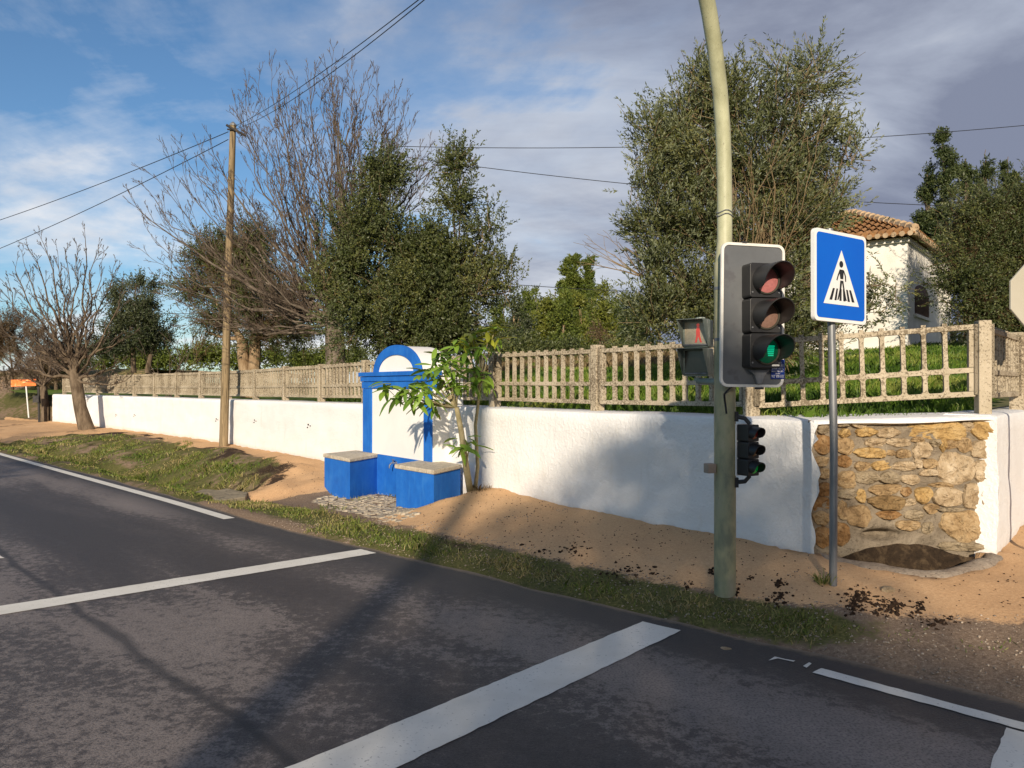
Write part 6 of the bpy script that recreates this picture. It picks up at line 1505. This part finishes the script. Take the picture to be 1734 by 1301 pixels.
# ------------------------------------------------------------------ grass as stuff
def scatter(n_, x0, x1, y0, y1, keep):
    x = rng.uniform(x0, x1, n_); y = rng.uniform(y0, y1, n_); k = keep(x, y); return x[k], y[k]
def kv(x, y):
    dr = poly_dist(x, y, REDGE); dw = -poly_dist(x, y, FULLW); mk_ = ground_masks(x, y)
    prob = (mk_[:, 1] * 1.15 - mk_[:, 0] * .9 - mk_[:, 2] * .9 + fbm(x, y, 2.2, 3, 77) * .65 - .30); prob = np.clip(prob, 0, 1) * np.clip((dr - .03) / .10, 0, 1)
    return (dr > 0.03) & (dw > .05) & (rng.uniform(0, 1, len(x)) < prob)
def density_by_view(x, y, k): return rng.uniform(0, 1, len(x)) < np.clip((k / np.hypot(x, y)) ** 1.0, 0, 1)
x, y = scatter(900000, -16, 4, 3.3, 24, lambda x, y: (poly_dist(x, y, REDGE) > 0) & (poly_dist(x, y, FULLW) < 0))
kk = kv(x, y) & density_by_view(x, y, 9); x, y = x[kk], y[kk]; z = ground_z(x, y); n_ = len(x)
bankf = 1 + 1.2 * ((along(x, y) > 11.5) & (poly_dist(x, y, REDGE) > .5)) * np.clip(fbm(x, y, 1.8, 2, 16) + .1, 0, 1); d = np.stack([rng.normal(size=n_) * .5, rng.normal(size=n_) * .5, np.ones(n_)], 1); d /= np.linalg.norm(d, axis=1, keepdims=True)
V, Fc = blades(np.stack([x, y, z], 1), d, rng.uniform(.015, .060, n_) * bankf * (1 + .7 * fbm(x, y, 1.5, 2, 15)), .0060 * np.maximum(1, np.hypot(x, y) / 7))
tone = np.clip(.56 + fbm(x, y, 1.2, 3, 88) * .55 + rng.normal(size=n_) * .22, 0, 1)
np_mesh('verge_grass', V, Fc, MAT['vergegrass'], None, attrs={'tone': np.repeat(tone, 5)}, kind='stuff'); NVG = n_
x, y = scatter(330000, -4, 12, 6.5, 30, lambda x, y: inside(x, y, GARDEN) & (poly_dist(x, y, FULLW) > .33)); kk = density_by_view(x, y, 8.5) & (fbm(x, y, .8, 3, 19) > -.55); x, y = x[kk], y[kk]; n_ = len(x); z = garden_z(x, y)
d = np.stack([rng.normal(size=n_) * .35, rng.normal(size=n_) * .35, np.ones(n_)], 1); d /= np.linalg.norm(d, axis=1, keepdims=True)
hh = rng.uniform(.07, .17, n_) * (1 + .5 * fbm(x, y, 1.0, 2, 15))
V, Fc = blades(np.stack([x, y, z], 1), d, hh, .010 * np.maximum(1, np.hypot(x, y) / 9))
tone = np.clip(.42 + fbm(x, y, .9, 3, 88) * .7 + rng.normal(size=n_) * .22, 0, 1)
np_mesh('garden_grass', V, Fc, MAT['grass'], None, attrs={'tone': np.repeat(tone, 5)}, kind='stuff')
# brown trampled weeds where the verge meets the sand
x, y = scatter(420000, -6, 4, 4, 14, lambda x, y: (poly_dist(x, y, REDGE) > .1) & (poly_dist(x, y, FULLW) < -.1))
gmk = ground_masks(x, y); kk = rng.uniform(0, 1, len(x)) < np.clip(gmk[:, 2] * 1.3 + fbm(x, y, 3, 3, 31) * .5 - .35, 0, 1) * .5 * (gmk[:, 0] < .75); x, y = x[kk], y[kk]; n_ = len(x); z = ground_z(x, y)
d = np.stack([rng.normal(size=n_) * .7, rng.normal(size=n_) * .7, np.ones(n_) * .8], 1); d /= np.linalg.norm(d, axis=1, keepdims=True)
V, Fc = blades(np.stack([x, y, z], 1), d, rng.uniform(.015, .055, n_), .006); np_mesh('dead_weeds', V, Fc, MAT['deadweed'], None, attrs={'tone': np.repeat(np.clip(rng.normal(size=n_) * .3 + .4, 0, 1), 5)}, kind='stuff')
# dry straw behind the middle panels
x, y = scatter(60000, -2, 9, 9, 32, lambda x, y: inside(x, y, GARDEN) & (poly_dist(x, y, FULLW) > 9) & (fbm(x, y, .5, 2, 23) > -.3)); n_ = len(x); z = garden_z(x, y)
d = np.stack([rng.normal(size=n_) * .3, rng.normal(size=n_) * .3, np.ones(n_)], 1); d /= np.linalg.norm(d, axis=1, keepdims=True)
V, Fc = blades(np.stack([x, y, z], 1), d, rng.uniform(.15, .35, n_), .022); np_mesh('dry_grass', V, Fc, MAT['drygrass'], None, attrs={'tone': np.repeat(rng.uniform(0, 1, n_), 5)}, kind='stuff')

# soil clods and root litter on the sand, gravel at the verge
def lumps(name, cents, sizes, mat, squash=.6, kind='stuff'):
    ico = bmesh.new(); bmesh.ops.create_icosphere(ico, subdivisions=1, radius=1); iv = np.array([v.co[:] for v in ico.verts]); fi = np.array([[v.index for v in f.verts] for f in ico.faces]); ico.free()
    N = len(cents); jitv = 1 + rng.normal(size=(N, len(iv), 1)) * .34; sc_ = np.asarray(sizes)[:, None, None] * np.stack([rng.uniform(.7, 1.3, N), rng.uniform(.7, 1.3, N), np.full(N, squash)], 1)[:, None, :]
    V = (iv[None] * jitv * sc_ + np.asarray(cents)[:, None, :]).reshape(-1, 3); Fc = (fi[None] + (np.arange(N) * len(iv))[:, None, None]).reshape(-1, 3)
    return np_mesh(name, V, Fc, mat, None, kind=kind)
cs = []; sz = []
for (px, py, rx, ry, n_) in ((1450, 1022, 24, 14, 260), (1505, 1030, 34, 12, 170), (1555, 1032, 16, 12, 60), (1320, 997, 12, 6, 50), (1318, 1012, 22, 8, 60), (1270, 985, 6, 4, 30), (1247, 1000, 3, 7, 25), (1580, 1050, 60, 12, 70), (1165, 985, 8, 5, 25), (1205, 975, 8, 5, 20), (975, 935, 22, 10, 50), (1060, 965, 60, 12, 70), (930, 930, 40, 10, 40)):
    for _ in range(int(n_ * .9)):
        q = gp(px + rng.normal() * rx * .5, py + rng.normal() * ry * .5, .12); cs.append((q[0], q[1], gz(q[0], q[1]) + .0)); sz.append(.0035 + .014 * rng.uniform() ** 2.5)
lumps('soil_clods', cs, sz, MAT['clod'], .95)
x, y = scatter(26000, -4, 6, 2.2, 9, lambda x, y: (poly_dist(x, y, REDGE) > -.05) & (poly_dist(x, y, FULLW) < -.03) & (ground_masks(x, y)[:, 0] + .3 * fbm(x, y, 3, 2, 55) < .75)); z = ground_z(x, y)
lumps('gravel', np.stack([x, y, z + .002], 1), rng.uniform(.0025, .0085, len(x)) , M_noise('gravel_grit', (0.16, 0.12, 0.09), (0.48, 0.40, 0.31), 14, .9, .1, 0), .7)
x, y = scatter(5000, -4, 6, 5, 13, lambda x, y: (ground_masks(x, y)[:, 0] > .5) & (poly_dist(x, y, FULLW) < -.03)); z = ground_z(x, y)
lumps('sand_litter', np.stack([x, y, z + .002], 1), rng.uniform(.003, .008, len(x)), MAT['clod'], .6)
# a few pale stones near the edge
cs = []; 
for (px, py, lab) in ((1229, 1089, 'pale flat stone at the asphalt edge below the traffic light'), (1503, 1032, 'pale pebble lying on the dark soil clods'),):
    q = gp(px, py, .03); m = MB(); c = np.array((q[0], q[1], gz(q[0], q[1]) + .01)); n8 = 9
    rr = [.04 * random.uniform(.7, 1.2) for _ in range(n8)]; lv = [(1, -.02), (1, .008), (.7, .02), (.2, .024)]
    m.add([c + (math.cos(2 * math.pi * i / n8) * rr[i] * s * 1.3, math.sin(2 * math.pi * i / n8) * rr[i] * s, h) for s, h in lv for i in range(n8)], [(l * n8 + i, l * n8 + (i + 1) % n8, (l + 1) * n8 + (i + 1) % n8, (l + 1) * n8 + i) for l in range(3) for i in range(n8)] + [tuple(range(3 * n8, 4 * n8))])
    o = m.build('pebble', MAT['st_b'], origin=c); tag(o, lab, 'stone')

# ------------------------------------------------------------------ across the road, behind the photographer: what casts the long shadows
def back_tree(name, label, x, y, blobs, n_, mat, size=.09):
    root = thing(name, label, 'tree', (x, y, .05), 'trees across the road')
    m = MB(); m.tube([(x, y, 0), (x + .05, y, 1.6), (x, y, 3.0)], [.17, .14, .10], 10); m.build('trunk', MAT['trunkbrown'], root, smooth=True)
    idx = rng.integers(0, len(blobs), n_); B = np.array(blobs)[idx]; d = rng.normal(size=(n_, 3)); d /= np.linalg.norm(d, axis=1, keepdims=True)
    base = B[:, :3] + d * B[:, 3:4] * (rng.uniform(0, 1, (n_, 1)) ** .5) + np.array((x, y, 0)); V, Fc, N = leaves_from_shoots(base, d, .3, 10, size, size * .45)
    np_mesh('crown', V, Fc, mat, root, attrs={'tone': np.repeat(rng.uniform(0, 1, N), 4)})
    lb = MB()
    for b in blobs: limb(lb, (x, y, 2.2), np.array(b[:3]) + (x, y, 0), .06, .02, .03, 4, 6, .05)
    lb.build('limbs', MAT['trunkbrown'], root, smooth=True)
BY = -9.0
def bx_(u, yy): return u + .1263 * yy
blb = []
for uu_ in np.linspace(-.85, 1.45, 6):
    for zz_ in (3.9, 4.8, 5.7): blb.append((uu_ - .3, rng.uniform(-.3, .3), zz_ + rng.uniform(-.15, .15), .62))
for uu_, zz_, rr_ in ((-.8, 6.45, .40), (-.1, 6.75, .42), (.35, 6.35, .5), (.85, 6.6, .45), (1.35, 6.3, .42), (.5, 6.95, .3)): blb.append((uu_ - .3, 0, zz_, rr_))
back_tree('roadside_tree', 'leafy roadside tree across the road behind the camera', bx_(.3, BY), BY, blb, 4200, MAT['darkleaf'])
back_tree('roadside_tree', 'low roadside tree across the road right of the camera', bx_(3.2, BY - 1), BY - 1, [(-1.0, 0, 4.4, .75), (0, 0, 4.3, .9), (1.2, 0, 4.3, .9), (-.6, 0, 3.3, .9), (.8, 0, 3.3, .9), (2.0, 0, 4.0, .8)], 2200, MAT['darkleaf'])
pb0 = (bx_(-1.70, -7.5), -7.5)
bp = thing('utility_pole', 'wooden utility pole across the road behind the camera', 'utility pole', (pb0[0], pb0[1], .02)); m = MB(); m.tube([(pb0[0], pb0[1], -.2), (pb0[0], pb0[1], 8.6)], [.155, .125], 14); m.build('pole', MAT['woodpole'], bp, smooth=True)
back_tree('roadside_tree', 'far roadside tree across the road to the left', -12.0, 1.0, [(0, 0, 3.8, .9), (.9, .2, 4.4, .7), (-.9, 0, 4.4, .8), (0, 0, 5.2, .7)], 900, MAT['darkleaf'])
back_tree('roadside_tree', 'second far roadside tree across the road by the bend', -17.5, 9.0, [(0, 0, 3.4, .9), (.9, .2, 4.2, .8), (-.9, 0, 4.2, .8), (0, 0, 5.2, .8)], 900, MAT['darkleaf'])
print('bars', NBAR, 'cobbles', cnt, 'leaves', nl, 'verge blades', NVG)
